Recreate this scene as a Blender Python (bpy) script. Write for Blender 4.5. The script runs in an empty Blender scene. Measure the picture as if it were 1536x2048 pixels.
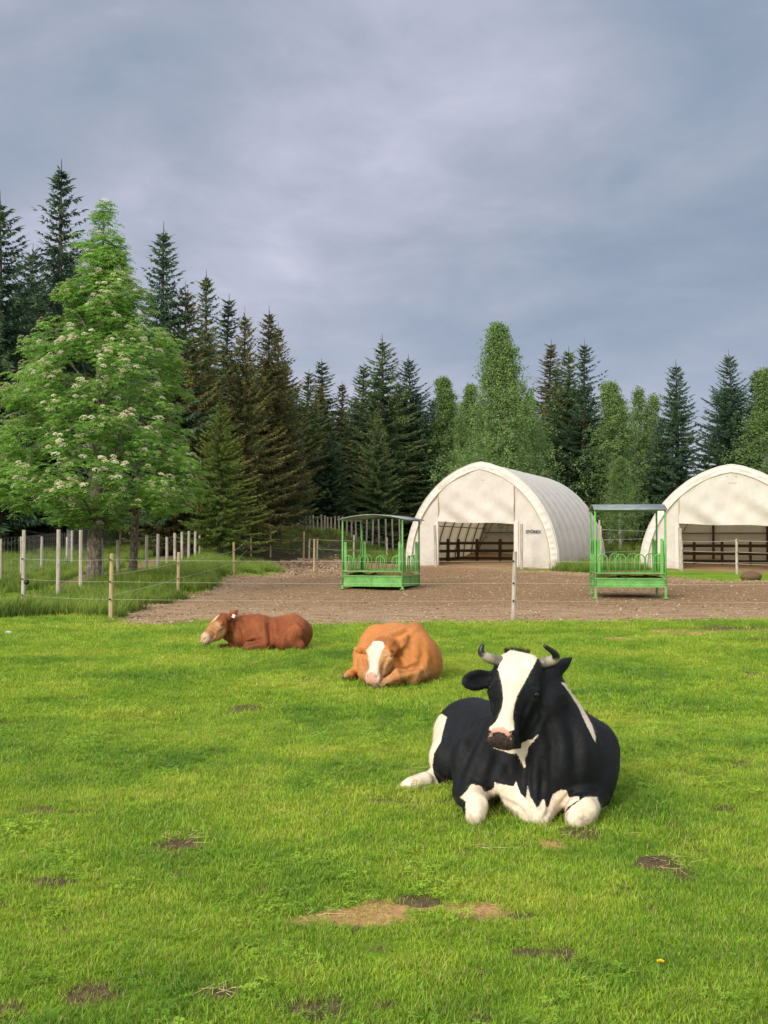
import bpy, math, random
import numpy as np
from mathutils import Vector, Matrix
R = math.radians
S = bpy.context.scene
COL = S.collection

# ------------------------------------------------------------------ camera
F = 2300.0; PW, PH = 1536.0, 2048.0; HOR = 1075.0; EYE = 1.6
PITCH = math.atan((HOR - PH / 2) / F)
cd = bpy.data.cameras.new('camera'); cam = bpy.data.objects.new('camera', cd); COL.objects.link(cam)
cam.location = (0, 0, EYE); cam.rotation_euler = (math.pi / 2 + PITCH, 0, 0)
cd.sensor_fit = 'VERTICAL'; cd.sensor_height = 24.0; cd.lens = 24.0 * F / PH
cd.clip_start = 0.05; cd.clip_end = 4000
S.camera = cam
S.render.resolution_x = 768; S.render.resolution_y = 1024
S.view_settings.view_transform = 'Standard'; S.view_settings.look = 'None'
S.view_settings.exposure = 0.55; S.view_settings.gamma = 1.0

# ------------------------------------------------------------------ sky and sun
SUN_EL, SUN_AZ = R(27), R(212)       # azimuth clockwise from +Y: behind the camera and to its left
SUN_DIR = Vector((math.sin(SUN_AZ) * math.cos(SUN_EL), math.cos(SUN_AZ) * math.cos(SUN_EL), math.sin(SUN_EL)))
W = bpy.data.worlds.new('World'); S.world = W; W.use_nodes = True
wn = W.node_tree.nodes; wl = W.node_tree.links; wn.clear()
def wnode(t, **kw):
    n = wn.new(t)
    for k, v in kw.items(): setattr(n, k, v)
    return n
def wmath(op, a, b=None, c=None):
    n = wnode('ShaderNodeMath', operation=op)
    for i, v in enumerate((a, b, c)):
        if v is None: continue
        if isinstance(v, (int, float)): n.inputs[i].default_value = v
        else: wl.new(v, n.inputs[i])
    return n.outputs[0]
out = wnode('ShaderNodeOutputWorld'); bg = wnode('ShaderNodeBackground'); bg.inputs[1].default_value = 0.1
sky = wnode('ShaderNodeTexSky', sky_type='NISHITA', sun_disc=False, sun_elevation=SUN_EL, sun_rotation=SUN_AZ, altitude=300, air_density=1.2, dust_density=1.0)
tc = wnode('ShaderNodeTexCoord'); sep = wnode('ShaderNodeSeparateXYZ'); wl.new(tc.outputs['Generated'], sep.inputs[0])
zc = wmath('MAXIMUM', sep.outputs[2], 0.0)
den = wmath('ADD', zc, 0.22)
cx = wmath('DIVIDE', sep.outputs[0], den); cy = wmath('DIVIDE', sep.outputs[1], den)
comb = wnode('ShaderNodeCombineXYZ'); wl.new(cx, comb.inputs[0]); wl.new(cy, comb.inputs[1])
def wnoise(scale, detail, rough, loc, rot=0.0, sc=(1, 1, 1), dist=0.0):
    m = wnode('ShaderNodeMapping'); wl.new(comb.outputs[0], m.inputs[0])
    m.inputs['Location'].default_value = loc; m.inputs['Rotation'].default_value = (0, 0, rot); m.inputs['Scale'].default_value = sc
    n = wnode('ShaderNodeTexNoise'); wl.new(m.outputs[0], n.inputs[0])
    n.inputs['Scale'].default_value = scale; n.inputs['Detail'].default_value = detail; n.inputs['Roughness'].default_value = rough
    n.inputs['Distortion'].default_value = dist
    return n.outputs[0]
def wramp(fac, stops):
    r = wnode('ShaderNodeValToRGB'); wl.new(fac, r.inputs[0])
    e = r.color_ramp.elements
    e[0].position, e[0].color = stops[0][0], (*stops[0][1], 1); e[1].position, e[1].color = stops[-1][0], (*stops[-1][1], 1)
    for p, c in stops[1:-1]:
        k = e.new(p); k.color = (*c, 1)
    return r.outputs[0]
def wmix(fac, a, b, mode='MIX'):
    n = wnode('ShaderNodeMix', data_type='RGBA', blend_type=mode)
    for sock, v in ((n.inputs[0], fac), (n.inputs[6], a), (n.inputs[7], b)):
        if isinstance(v, (int, float)): sock.default_value = v
        elif isinstance(v, tuple): sock.default_value = (*v, 1)
        else: wl.new(v, sock)
    return n.outputs[2]
n1 = wnoise(0.85, 4, 0.5, (3.1, 1.7, 0), R(24), (1, 1.1, 1), 0.7)
n2 = wnoise(2.6, 6, 0.52, (7.3, 4.2, 0), R(-20), (1, 1.0, 1), 0.5)
n3 = wnoise(7.0, 6, 0.6, (2.2, 5.2, 0), R(15), (1, 1.0, 1), 0.4)
nn = wmath('ADD', wmath('MULTIPLY', n1, 0.55), wmath('ADD', wmath('MULTIPLY', n2, 0.33), wmath('MULTIPLY', n3, 0.12)))
cloud = wramp(nn, [(0.34, (1.50, 2.02, 2.80)), (0.45, (2.02, 2.48, 3.25)), (0.53, (2.60, 2.90, 3.65)), (0.60, (3.35, 3.50, 4.40)), (0.68, (4.4, 4.5, 5.4))])
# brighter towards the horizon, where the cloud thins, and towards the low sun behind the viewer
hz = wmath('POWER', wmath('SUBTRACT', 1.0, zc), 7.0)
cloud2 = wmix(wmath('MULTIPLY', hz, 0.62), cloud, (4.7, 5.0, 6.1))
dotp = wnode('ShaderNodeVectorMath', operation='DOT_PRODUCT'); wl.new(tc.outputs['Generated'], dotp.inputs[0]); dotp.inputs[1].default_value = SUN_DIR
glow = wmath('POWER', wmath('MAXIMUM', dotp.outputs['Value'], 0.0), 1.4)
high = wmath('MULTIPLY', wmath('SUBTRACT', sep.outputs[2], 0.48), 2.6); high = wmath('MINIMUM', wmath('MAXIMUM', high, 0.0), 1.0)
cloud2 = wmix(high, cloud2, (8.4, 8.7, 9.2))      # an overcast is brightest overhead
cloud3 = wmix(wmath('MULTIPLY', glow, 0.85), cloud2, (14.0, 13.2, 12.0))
gapn = wramp(wnoise(1.1, 4, 0.5, (1.3, 9.1, 0), R(30)), [(0.55, (0, 0, 0)), (0.75, (0.25, 0.25, 0.25))])
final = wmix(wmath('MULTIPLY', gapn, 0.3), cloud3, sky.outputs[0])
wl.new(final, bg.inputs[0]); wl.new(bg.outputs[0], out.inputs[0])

sd = bpy.data.lights.new('sun', 'SUN'); sun = bpy.data.objects.new('sun', sd); COL.objects.link(sun)
sd.energy = 2.1; sd.angle = R(18); sd.color = (1.0, 0.93, 0.83)
sun.rotation_euler = (-SUN_DIR).to_track_quat('-Z', 'Y').to_euler()

# ------------------------------------------------------------------ helpers
def ray(px, py):
    a = (px - PW / 2) / F; b = (PH / 2 - py) / F
    return np.array([a, math.cos(PITCH) - b * math.sin(PITCH), math.sin(PITCH) + b * math.cos(PITCH)])
def V(px, py, Y):
    d = ray(px, py); return np.array([0, 0, EYE]) + d * (Y / d[1])
def proj(P):
    P = np.asarray(P, float); q = P - np.array([0, 0, EYE])
    dep = q[..., 1] * math.cos(PITCH) + q[..., 2] * math.sin(PITCH)
    up = -q[..., 1] * math.sin(PITCH) + q[..., 2] * math.cos(PITCH)
    return PW / 2 + F * q[..., 0] / dep, PH / 2 - F * up / dep
def unit(v): v = np.asarray(v, float); return v / np.linalg.norm(v)
def sstep(a, b, x):
    t = np.clip((np.asarray(x, float) - a) / (b - a), 0, 1); return t * t * (3 - 2 * t)
def hash2(i, j, s=0):
    i = np.asarray(i).astype(np.int64); j = np.asarray(j).astype(np.int64)
    n = (i * 374761393 + j * 668265263 + s * 974634777) & 0xffffffff
    n = ((n ^ (n >> 13)) * 1274126177) & 0xffffffff
    return ((n ^ (n >> 16)) & 0xffff) / 65535.0
def vnoise(x, y, s=0):
    x = np.asarray(x, float); y = np.asarray(y, float)
    i = np.floor(x); j = np.floor(y); u = x - i; v = y - j; u = u * u * (3 - 2 * u); v = v * v * (3 - 2 * v)
    return (hash2(i, j, s) * (1 - u) + hash2(i + 1, j, s) * u) * (1 - v) + (hash2(i, j + 1, s) * (1 - u) + hash2(i + 1, j + 1, s) * u) * v
def fbm(x, y, o=4, s=0):
    t = 0; a = 1; w = 0
    for k in range(o):
        t = t + a * vnoise(np.asarray(x) * 2 ** k + 17.3 * k, np.asarray(y) * 2 ** k - 9.1 * k, s + k); w += a; a *= .5
    return t / w
def terrain(x, y):
    x = np.asarray(x, float); y = np.asarray(y, float)
    z = np.interp(y, [0, 26, 40, 50, 60, 70, 80, 100, 160, 400], [0, 0.0, .12, .2, .45, 1.15, 1.9, 2.8, 5, 9])
    left = 1 - sstep(-7.5, -3.5, x)
    z = z + (1 - sstep(-3.5, .8, x)) * 1.25 * sstep(50, 63, y) * (1 - .6 * sstep(68, 90, y))
    z = z + left * (.32 * sstep(25, 34, y) + .35 * sstep(36, 52, y)) 
    z = z - sstep(9, 16, x) * .12 * sstep(40, 60, y)
    z = z + (fbm(x * .25, y * .25, 3, 5) - .5) * .10 * sstep(2, 8, y) * (1 + sstep(30, 70, y) * 3)
    z = z + (fbm(x * 1.3, y * 1.3, 2, 9) - .5) * .03
    return z
def G(px, py):
    d = ray(px, py); lo, hi = .5, 400
    t = np.concatenate([np.linspace(1, 40, 2000), np.linspace(40, 300, 3000)[1:]])
    P = np.array([0, 0, EYE]) + d[None] * t[:, None]
    k = np.argmax(P[:, 2] < terrain(P[:, 0], P[:, 1]))
    return P[k] if P[k, 2] < terrain(P[k, 0], P[k, 1]) else P[-1]
def gz(x, y): return float(terrain(x, y))

def tag(o, label=None, cat=None, group=None, kind=None):
    if label: o['label'] = label
    if cat: o['category'] = cat
    if group: o['group'] = group
    if kind: o['kind'] = kind
    return o
def empty(name, loc, label, cat, group=None, rot=0, scale=1):
    o = bpy.data.objects.new(name, None); COL.objects.link(o); o.location = loc; o.rotation_euler = (0, 0, rot)
    o.scale = (scale,) * 3 if not hasattr(scale, '__len__') else scale
    return tag(o, label, cat, group)
def mesh_np(name, verts, faces, mat=None, parent=None, smooth=False, link=True):
    """faces: int array (n,3) or (n,4), or a list of such arrays / lists"""
    me = bpy.data.meshes.new(name)
    verts = np.asarray(verts, np.float32).reshape(-1, 3)
    if isinstance(faces, np.ndarray): blocks = [faces]
    else:
        blocks = []
        by = {}
        for f in faces: by.setdefault(len(f), []).append(f)
        for k in by: blocks.append(np.array(by[k], np.int32))
    nl = sum(b.size for b in blocks); nf = sum(len(b) for b in blocks)
    me.vertices.add(len(verts)); me.vertices.foreach_set('co', verts.ravel())
    me.loops.add(nl); me.loops.foreach_set('vertex_index', np.concatenate([b.ravel() for b in blocks]).astype(np.int32))
    me.polygons.add(nf)
    tot = np.concatenate([np.full(len(b), b.shape[1]) for b in blocks]); st = np.concatenate([[0], np.cumsum(tot)[:-1]])
    me.polygons.foreach_set('loop_start', st.astype(np.int32))
    me.update(calc_edges=True); me.validate()
    if smooth: me.polygons.foreach_set('use_smooth', np.ones(len(me.polygons), bool))
    if mat: me.materials.append(mat)
    o = bpy.data.objects.new(name, me)
    if link: COL.objects.link(o)
    if parent is not None: o.parent = parent
    return o
def attr(o, name, vals):
    a = o.data.attributes.new(name, 'FLOAT', 'POINT'); a.data.foreach_set('value', np.asarray(vals, np.float32)); return a
def cattr(o, name, cols):
    a = o.data.color_attributes.new(name, 'FLOAT_COLOR', 'POINT')
    c = np.ones((len(cols), 4), np.float32); c[:, :3] = cols; a.data.foreach_set('color', c.ravel())

class MB:
    """collects boxes, tubes and quads; build() links ONE mesh object"""
    def __init__(s): s.v = []; s.f = []
    def add(s, vs, fs):
        n = len(s.v); s.v += [tuple(float(c) for c in p) for p in vs]; s.f += [tuple(i + n for i in f) for f in fs]
    def box(s, c, size, rot=None):
        hx, hy, hz = [q / 2 for q in size]; M = rot if rot is not None else Matrix.Identity(3)
        vs = [Vector(c) + M @ Vector((x * hx, y * hy, z * hz)) for x in (-1, 1) for y in (-1, 1) for z in (-1, 1)]
        s.add(vs, [(0, 1, 3, 2), (4, 6, 7, 5), (0, 4, 5, 1), (2, 3, 7, 6), (0, 2, 6, 4), (1, 5, 7, 3)])
    def beam(s, a, b, w, h=None, up=(0, 0, 1)):
        a = Vector(a); b = Vector(b); d = b - a; L = d.length; d.normalize(); u = Vector(up)
        if abs(d.dot(u)) > .98: u = Vector((0, 1, 0))
        x = d.cross(u).normalized(); u = x.cross(d).normalized()
        M = Matrix((x, d, u)).transposed(); s.box((a + b) / 2, (w, L, h or w), M)
    def tube(s, pts, rad, n=8, cap=True, jit=None):
        pts = [Vector(p) for p in pts]; m = len(pts); rad = [rad] * m if not hasattr(rad, '__len__') else rad
        rings = []; prev = None
        for i, p in enumerate(pts):
            d = (pts[min(i + 1, m - 1)] - pts[max(i - 1, 0)]).normalized()
            if prev is None: x = d.orthogonal().normalized()
            else: x = (prev - d * prev.dot(d)).normalized()
            prev = x; y = d.cross(x)
            rings.append([p + (x * math.cos(2 * math.pi * k / n) + y * math.sin(2 * math.pi * k / n)) * rad[i] * (1 if jit is None else 1 + jit * (random.random() - .5)) for k in range(n)])
        vs = [q for r in rings for q in r]; fs = []
        for i in range(m - 1):
            for k in range(n): fs.append((i * n + k, i * n + (k + 1) % n, (i + 1) * n + (k + 1) % n, (i + 1) * n + k))
        if cap: fs.append(tuple(range(n))[::-1]); fs.append(tuple((m - 1) * n + k for k in range(n)))
        s.add(vs, fs)
    def build(s, name, mat, parent=None, smooth=False, bevel=0):
        me = bpy.data.meshes.new(name); me.from_pydata(s.v, [], s.f); me.update()
        if smooth: me.polygons.foreach_set('use_smooth', np.ones(len(me.polygons), bool))
        me.materials.append(mat)
        o = bpy.data.objects.new(name, me); COL.objects.link(o)
        if parent is not None: o.parent = parent
        if bevel:
            b = o.modifiers.new('bevel', 'BEVEL'); b.width = bevel; b.segments = 1; b.limit_method = 'ANGLE'
        return o

# ------------------------------------------------------------------ materials
class Mat:
    def __init__(s, name, rough=.7, spec=.3):
        s.m = bpy.data.materials.new(name); s.m.use_nodes = True; s.t = s.m.node_tree; s.n = s.t.nodes; s.l = s.t.links
        s.b = s.n['Principled BSDF']; s.out = s.n['Material Output']
        s.b.inputs['Roughness'].default_value = rough; s.b.inputs['Specular IOR Level'].default_value = spec
    def node(s, t, **kw):
        n = s.n.new(t)
        for k, v in kw.items(): setattr(n, k, v)
        return n
    def set(s, sock, v):
        if isinstance(v, (int, float)): sock.default_value = v
        elif isinstance(v, tuple): sock.default_value = (*v, 1) if len(v) == 3 and len(sock.default_value) == 4 else v
        else: s.l.new(v, sock)
    def coord(s, kind='pos'):
        if kind == 'pos': return s.node('ShaderNodeNewGeometry').outputs['Position']
        return s.node('ShaderNodeTexCoord').outputs['Object']
    def noise(s, scale, detail=4, rough=.55, vec=None, sc=None, col=False):
        vec = vec or s.coord()
        if sc:
            m = s.node('ShaderNodeMapping'); s.l.new(vec, m.inputs[0]); m.inputs['Scale'].default_value = sc; vec = m.outputs[0]
        n = s.node('ShaderNodeTexNoise'); s.l.new(vec, n.inputs[0]); n.inputs['Scale'].default_value = scale
        n.inputs['Detail'].default_value = detail; n.inputs['Roughness'].default_value = rough
        return n.outputs[1 if col else 0]
    def voro(s, scale, vec=None, feature='F1', o=0):
        n = s.node('ShaderNodeTexVoronoi', feature=feature); s.l.new(vec or s.coord(), n.inputs['Vector']); n.inputs['Scale'].default_value = scale
        return n.outputs[o]
    def math(s, op, a, b=None, clamp=False):
        n = s.node('ShaderNodeMath', operation=op, use_clamp=clamp); s.set(n.inputs[0], a)
        if b is not None: s.set(n.inputs[1], b)
        return n.outputs[0]
    def ramp(s, fac, stops):
        r = s.node('ShaderNodeValToRGB'); s.l.new(fac, r.inputs[0]); e = r.color_ramp.elements
        c3 = lambda c: (c, c, c, 1) if isinstance(c, (int, float)) else (*c, 1)
        e[0].position, e[0].color = stops[0][0], c3(stops[0][1]); e[1].position, e[1].color = stops[-1][0], c3(stops[-1][1])
        for p, c in stops[1:-1]: k = e.new(p); k.color = c3(c)
        return r.outputs[0]
    def mix(s, fac, a, b, mode='MIX'):
        n = s.node('ShaderNodeMix', data_type='RGBA', blend_type=mode); s.set(n.inputs[0], fac); s.set(n.inputs[6], a); s.set(n.inputs[7], b)
        return n.outputs[2]
    def attr(s, name, typ='GEOMETRY', o='Fac'):
        n = s.node('ShaderNodeAttribute', attribute_name=name, attribute_type=typ); return n.outputs[o]
    def color(s, c): s.set(s.b.inputs['Base Color'], c); return s
    def bump(s, h, strength=.3, dist=.01):
        n = s.node('ShaderNodeBump'); n.inputs['Strength'].default_value = strength; n.inputs['Distance'].default_value = dist
        s.l.new(h, n.inputs['Height']); s.l.new(n.outputs[0], s.b.inputs['Normal']); return s
    def translucent(s, col, fac):
        t = s.node('ShaderNodeBsdfTranslucent'); s.set(t.inputs[0], col); mx = s.node('ShaderNodeMixShader'); mx.inputs[0].default_value = fac
        s.l.new(s.b.outputs[0], mx.inputs[1]); s.l.new(t.outputs[0], mx.inputs[2]); s.l.new(mx.outputs[0], s.out.inputs[0]); return s
# ------------------------------------------------------------------ zones of the ground, as polygons on the land
def land(poly):
    return [tuple(G(*p)[:2]) for p in poly]
def sd2(x, y, poly):
    return poly_sd2(np.asarray(x, float), np.asarray(y, float), poly)
def poly_sd2(px, py, poly):
    P = np.asarray(poly, float); d = np.full(px.shape, 1e9); ins = np.zeros(px.shape, bool)
    for i in range(len(P)):
        a, b = P[i], P[(i + 1) % len(P)]; e = b - a
        t = np.clip(((px - a[0]) * e[0] + (py - a[1]) * e[1]) / max(e @ e, 1e-9), 0, 1)
        d = np.minimum(d, np.hypot(px - a[0] - t * e[0], py - a[1] - t * e[1]))
        c = ((a[1] > py) != (b[1] > py)) & (px < (b[0] - a[0]) * (py - a[1]) / (b[1] - a[1] + 1e-12) + a[0]); ins ^= c
    return np.where(ins, d, -d)
TENTS = [(V(960, 1137, 52.0)[0], 52.0, R(-21), 3.6, 11.6), (V(1463, 1158, 50.0)[0], 50.0, R(-19), 3.92, 12.0)]
YARD = land([(225, 1243), (262, 1251), (330, 1250), (366, 1246), (410, 1243), (500, 1247), (640, 1252), (760, 1249), (900, 1245), (1100, 1244), (1250, 1242), (1536, 1240), (1800, 1240),
             (1800, 1166), (1536, 1161), (1440, 1163), (1275, 1150), (1175, 1147), (1130, 1143), (1000, 1137), (808, 1130), (740, 1122), (660, 1120), (601, 1118), (559, 1120), (522, 1124), (540, 1134), (575, 1140), (560, 1147), (505, 1150), (447, 1154), (430, 1165), (395, 1183), (352, 1192), (337, 1202), (281, 1209), (249, 1226)])
PATH = land([(-260, 1240), (0, 1217), (73, 1199), (117, 1187), (167, 1167), (240, 1158), (293, 1134), (352, 1116), (352, 1107), (293, 1120), (249, 1138), (205, 1146), (155, 1152), (117, 1173), (73, 1186), (0, 1203), (-260, 1222)])
MUD = land([(400, 1119), (520, 1121), (640, 1117), (700, 1112), (790, 1106), (800, 1092), (700, 1086), (560, 1093), (400, 1098)])
MUD2 = land([(1190, 1128), (1300, 1120), (1300, 1092), (1190, 1092)])
def zone(x, y, poly, n=.25, f=2.0): return sd2(x, y, poly) + (fbm(x * f, y * f, 3, 21) - .5) * n * 2
# bare or trodden spots: px, py, half width px, half height px, kind
SPOTS = [(350, 1692, 62, 15, 's'), (262, 1712, 34, 7, 's'), (495, 1419, 40, 8, 's'), (450, 1428, 22, 4, 's'), (1318, 1730, 50, 17, 's'), (1370, 1758, 30, 9, 's'), (190, 1990, 62, 22, 's'), (118, 1770, 60, 10, 's'), (55, 1763, 24, 10, 's'), (25, 2022, 34, 20, 's'),
         (20, 1815, 22, 8, 's'), (690, 1836, 120, 13, 'o'), (775, 1812, 46, 9, 'o'), (760, 1828, 40, 8, 'o'), (945, 1822, 64, 15, 'o'), (900, 1812, 40, 8, 'o'), (835, 1820, 60, 7, 'o'), (650, 1840, 60, 8, 'o'), (862, 1810, 40, 7, 'o'), (832, 1803, 24, 9, 's'), (1043, 1833, 14, 7, 's'), (590, 1840, 22, 6, 's'), (712, 1860, 12, 5, 's'),
         (600, 2010, 70, 12, 's'), (450, 1995, 44, 16, 's'), (700, 2030, 50, 8, 's'), (925, 1702, 40, 5, 's'), (740, 1672, 16, 4, 's'), (820, 1602, 110, 7, 's'), (1160, 1668, 60, 11, 's'), (1110, 1690, 30, 8, 'o'), (1390, 1545, 60, 6, 's'),
         (500, 1331, 22, 3.5, 's'), (1512, 1349, 34, 7, 's'), (1400, 1434, 18, 4, 's'), (1370, 1265, 60, 4, 'o'), (1480, 1258, 80, 7, 's'), (1520, 1280, 30, 6, 's'), (1230, 1278, 50, 3, 'o'), (1300, 1800, 22, 6, 's'), (1310, 1558, 26, 4, 's'), (745, 1475, 12, 3, 's'), (435, 1506, 10, 4, 's'),
         (590, 1490, 14, 4, 's'), (655, 1699, 10, 6, 's'), (205, 1625, 60, 6, 's'), (60, 1623, 40, 6, 's'), (40, 1450, 40, 4, 's'), (150, 1398, 36, 4, 's'), (1090, 1240, 120, 3, 'o'), (1530, 2005, 26, 12, 's'), (380, 1540, 30, 4, 's'), (130, 1860, 22, 6, 's'), (520, 1780, 26, 5, 's'),
         (640, 1360, 34, 4, 's'), (300, 1350, 26, 3, 's'), (1290, 1410, 24, 4, 's'), (1450, 1620, 30, 6, 's'), (1200, 1900, 30, 8, 's'), (880, 1955, 24, 8, 's'), (1130, 2020, 30, 9, 's'), (320, 1870, 26, 7, 's'), (560, 1600, 30, 5, 's')]
SP = []
for px_, py_, rx_, ry_, k_ in SPOTS:
    c_ = G(px_, py_); a_ = G(px_ + rx_, py_); b_ = G(px_, py_ + ry_); e_ = G(px_, py_ - ry_)
    SP.append((c_[0], (b_[1] + e_[1]) / 2, abs(a_[0] - c_[0]), abs(e_[1] - b_[1]) / 2, k_))
def spot_mask(x, y):
    x = np.asarray(x, float); y = np.asarray(y, float)
    s = np.zeros(x.shape); o = np.zeros(x.shape); n = (fbm(x * 4.5, y * 2.4, 4, 31) - .5) * 2.6
    for cx_, cy_, rx_, ry_, k_ in SP:
        v = np.clip((1.60 if k_ == 'o' else 1.35) - np.hypot((x - cx_) / rx_, (y - cy_) / ry_) + n * .7, 0, 1)
        v = np.where(np.hypot((x - cx_) / rx_, (y - cy_) / ry_) < 2, v, 0)
        if k_ == 's': s = np.maximum(s, v)
        else: o = np.maximum(o, v)
    fl = np.clip((fbm(x * 5.5, y * 4.0, 3, 91) - .66) * 6, 0, 1) * np.clip((fbm(x * .7, y * .7, 2, 92) - .40) * 5, 0, 1)     # thin trampled flecks
    s = np.maximum(s, fl * .75)
    return s, o

# ------------------------------------------------------------------ ground sheets (one grid, its faces dealt out to the sheets)
rows_ = []; yy = -6.0
while yy < 380: rows_.append(yy); yy += .0085 * (yy + 7.5) + .004
rows_ = np.array(rows_); NC = 560
u_ = np.linspace(-1.0, 1.0, NC); u_ = np.sign(u_) * (np.abs(u_) ** 1.25)
gx = (rows_ + 9)[:, None] * u_[None, :] * .95; gy = np.repeat(rows_[:, None], NC, 1)
gzv = terrain(gx, gy)
sV = np.stack([gx, gy, gzv], -1).reshape(-1, 3)
i_, j_ = np.meshgrid(np.arange(len(rows_) - 1), np.arange(NC - 1), indexing='ij'); a_ = i_ * NC + j_
quads = np.stack([a_, a_ + 1, a_ + NC + 1, a_ + NC], -1).reshape(-1, 4)
ctr = sV[quads].mean(1)
far = (ctr[:, 1] > 14) & (ctr[:, 1] < 75)
zy = np.full(len(ctr), -9.); zp = zy.copy(); zm = zy.copy()
zy[far] = zone(ctr[far, 0], ctr[far, 1], YARD, .28, 1.6); zp[far] = zone(ctr[far, 0], ctr[far, 1], PATH, .22, 1.5)
zm[far] = np.maximum(zone(ctr[far, 0], ctr[far, 1], MUD, 1.2, .5), zone(ctr[far, 0], ctr[far, 1], MUD2, 1.2, .5))
for tx_, ty_, rt_, hw_, ln_ in TENTS:      # earth floors of the shelters
    c_, s_ = math.cos(rt_), math.sin(rt_); dx_, dy_ = ctr[:, 0] - tx_, ctr[:, 1] - ty_; lx_ = dx_ * c_ + dy_ * s_; ly_ = -dx_ * s_ + dy_ * c_
    zy = np.maximum(zy, np.minimum(hw_ - np.abs(lx_), np.minimum(ly_ + 1.2, ln_ - ly_)))
kind = np.where(zy > 0, 1, np.where(zp > 0, 2, np.where(zm > 0, 3, 0)))
def sub_sheet(name, k, mat, label):
    q = quads[kind == k]; used, inv = np.unique(q, return_inverse=True)
    o = mesh_np(name, sV[used], inv.reshape(-1, 4), mat, None, True); tag(o, label, None, None, 'structure'); return o, used

m = Mat('pasture_ground', .95, .1)
big = m.noise(.55, 5, .6); mid = m.noise(5, 5, .65); fin = m.noise(38, 5, .7); vf = m.noise(150, 3, .7)
gcol = m.ramp(big, [(.30, (.10, .20, .016)), (.5, (.17, .28, .018)), (.70, (.26, .35, .030))])
gcol = m.mix(.7, gcol, m.ramp(mid, [(.3, .70), (.7, 1.22)]), 'MULTIPLY')
gcol = m.mix(.9, gcol, m.ramp(fin, [(.3, .42), (.7, 1.4)]), 'MULTIPLY')
gcol = m.mix(.7, gcol, m.ramp(vf, [(.3, .6), (.7, 1.3)]), 'MULTIPLY')
soil = m.ramp(m.noise(26, 6, .75), [(.3, (.040, .026, .014)), (.5, (.115, .078, .042)), (.72, (.23, .17, .10))])
sand = m.ramp(fin, [(.3, (.28, .15, .06)), (.55, (.52, .31, .14)), (.8, (.62, .43, .22))])
rough_ = m.ramp(m.noise(.9, 7, .75, None, (.6, 1.5, 1)), [(.36, (.055, .035, .018)), (.48, (.085, .066, .028)), (.58, (.085, .105, .030)), (.72, (.15, .18, .045))])
rough_ = m.mix(.7, rough_, m.ramp(m.noise(9, 4, .7), [(.3, .6), (.7, 1.35)]), 'MULTIPLY')
gcol = m.mix(m.attr('rough'), gcol, rough_)
s1 = m.math('MULTIPLY', m.math('SUBTRACT', m.math('ADD', m.attr('soil'), m.math('MULTIPLY', m.math('SUBTRACT', fin, .5), .8)), .25), 3.0, True)
s2 = m.math('MULTIPLY', m.math('SUBTRACT', m.math('ADD', m.attr('sand'), m.math('MULTIPLY', m.math('SUBTRACT', fin, .5), .7)), .25), 3.0, True)
gcol = m.mix(s1, gcol, soil); gcol = m.mix(s2, gcol, sand)
m.color(gcol); m.bump(m.math('ADD', fin, m.math('MULTIPLY', mid, 1.5)), .8, .03); M_GROUND = m.m

m = Mat('gravel', .95, .15)
v1 = m.voro(22); v2 = m.voro(55); gn = m.noise(2.0, 5, .65, None, (.6, 2.2, 1)); g3 = m.noise(9, 5, .7)
gc = m.ramp(gn, [(.30, (.25, .145, .075)), (.45, (.37, .235, .130)), (.60, (.49, .350, .215)), (.75, (.57, .44, .30))])
gc = m.mix(.8, gc, m.ramp(g3, [(.28, .50), (.5, 1.0), (.72, 1.35)]), 'MULTIPLY')
vc = m.voro(30, None, 'F1', 1)
sepn = m.node('ShaderNodeSeparateColor'); m.l.new(vc, sepn.inputs[0])
gc = m.mix(m.math('MULTIPLY', m.ramp(sepn.outputs[0], [(.70, 0), (.80, 1)]), m.ramp(v1, [(.30, .8), (.42, 0)])), gc, m.mix(sepn.outputs[1], (.28, .22, .17), (.52, .47, .40)))
gc = m.mix(.55, gc, m.ramp(v2, [(.0, 1.25), (.6, .55)]), 'MULTIPLY')
# trodden brown earth in the middle of the yard, paler stone near its rim
gc = m.mix(m.math('MULTIPLY', m.attr('trod'), m.ramp(m.noise(1.2, 5, .7, None, (.5, 1.6, 1)), [(.3, .45), (.6, 1)])), gc, m.ramp(g3, [(.3, (.14, .082, .038)), (.7, (.33, .205, .105))]))
m.color(gc); m.bump(m.math('ADD', m.math('MULTIPLY', v1, -1.0), m.math('MULTIPLY', g3, 2.0)), .8, .03); M_GRAVEL = m.m
m = Mat('dirt_path', .95, .1); g3 = m.noise(6, 6, .7)
m.color(m.ramp(g3, [(.3, (.15, .095, .055)), (.6, (.27, .18, .11)), (.8, (.33, .24, .16))])); m.bump(g3, .6, .03); M_PATH = m.m
m = Mat('mud', .9, .2); g3 = m.noise(2.2, 7, .7, None, (.7, 1.6, 1))
m.color(m.ramp(g3, [(.32, (.022, .014, .010)), (.50, (.045, .030, .020)), (.62, (.060, .065, .026)), (.8, (.07, .10, .03))])); m.bump(g3, .7, .06); M_MUD = m.m

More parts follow.
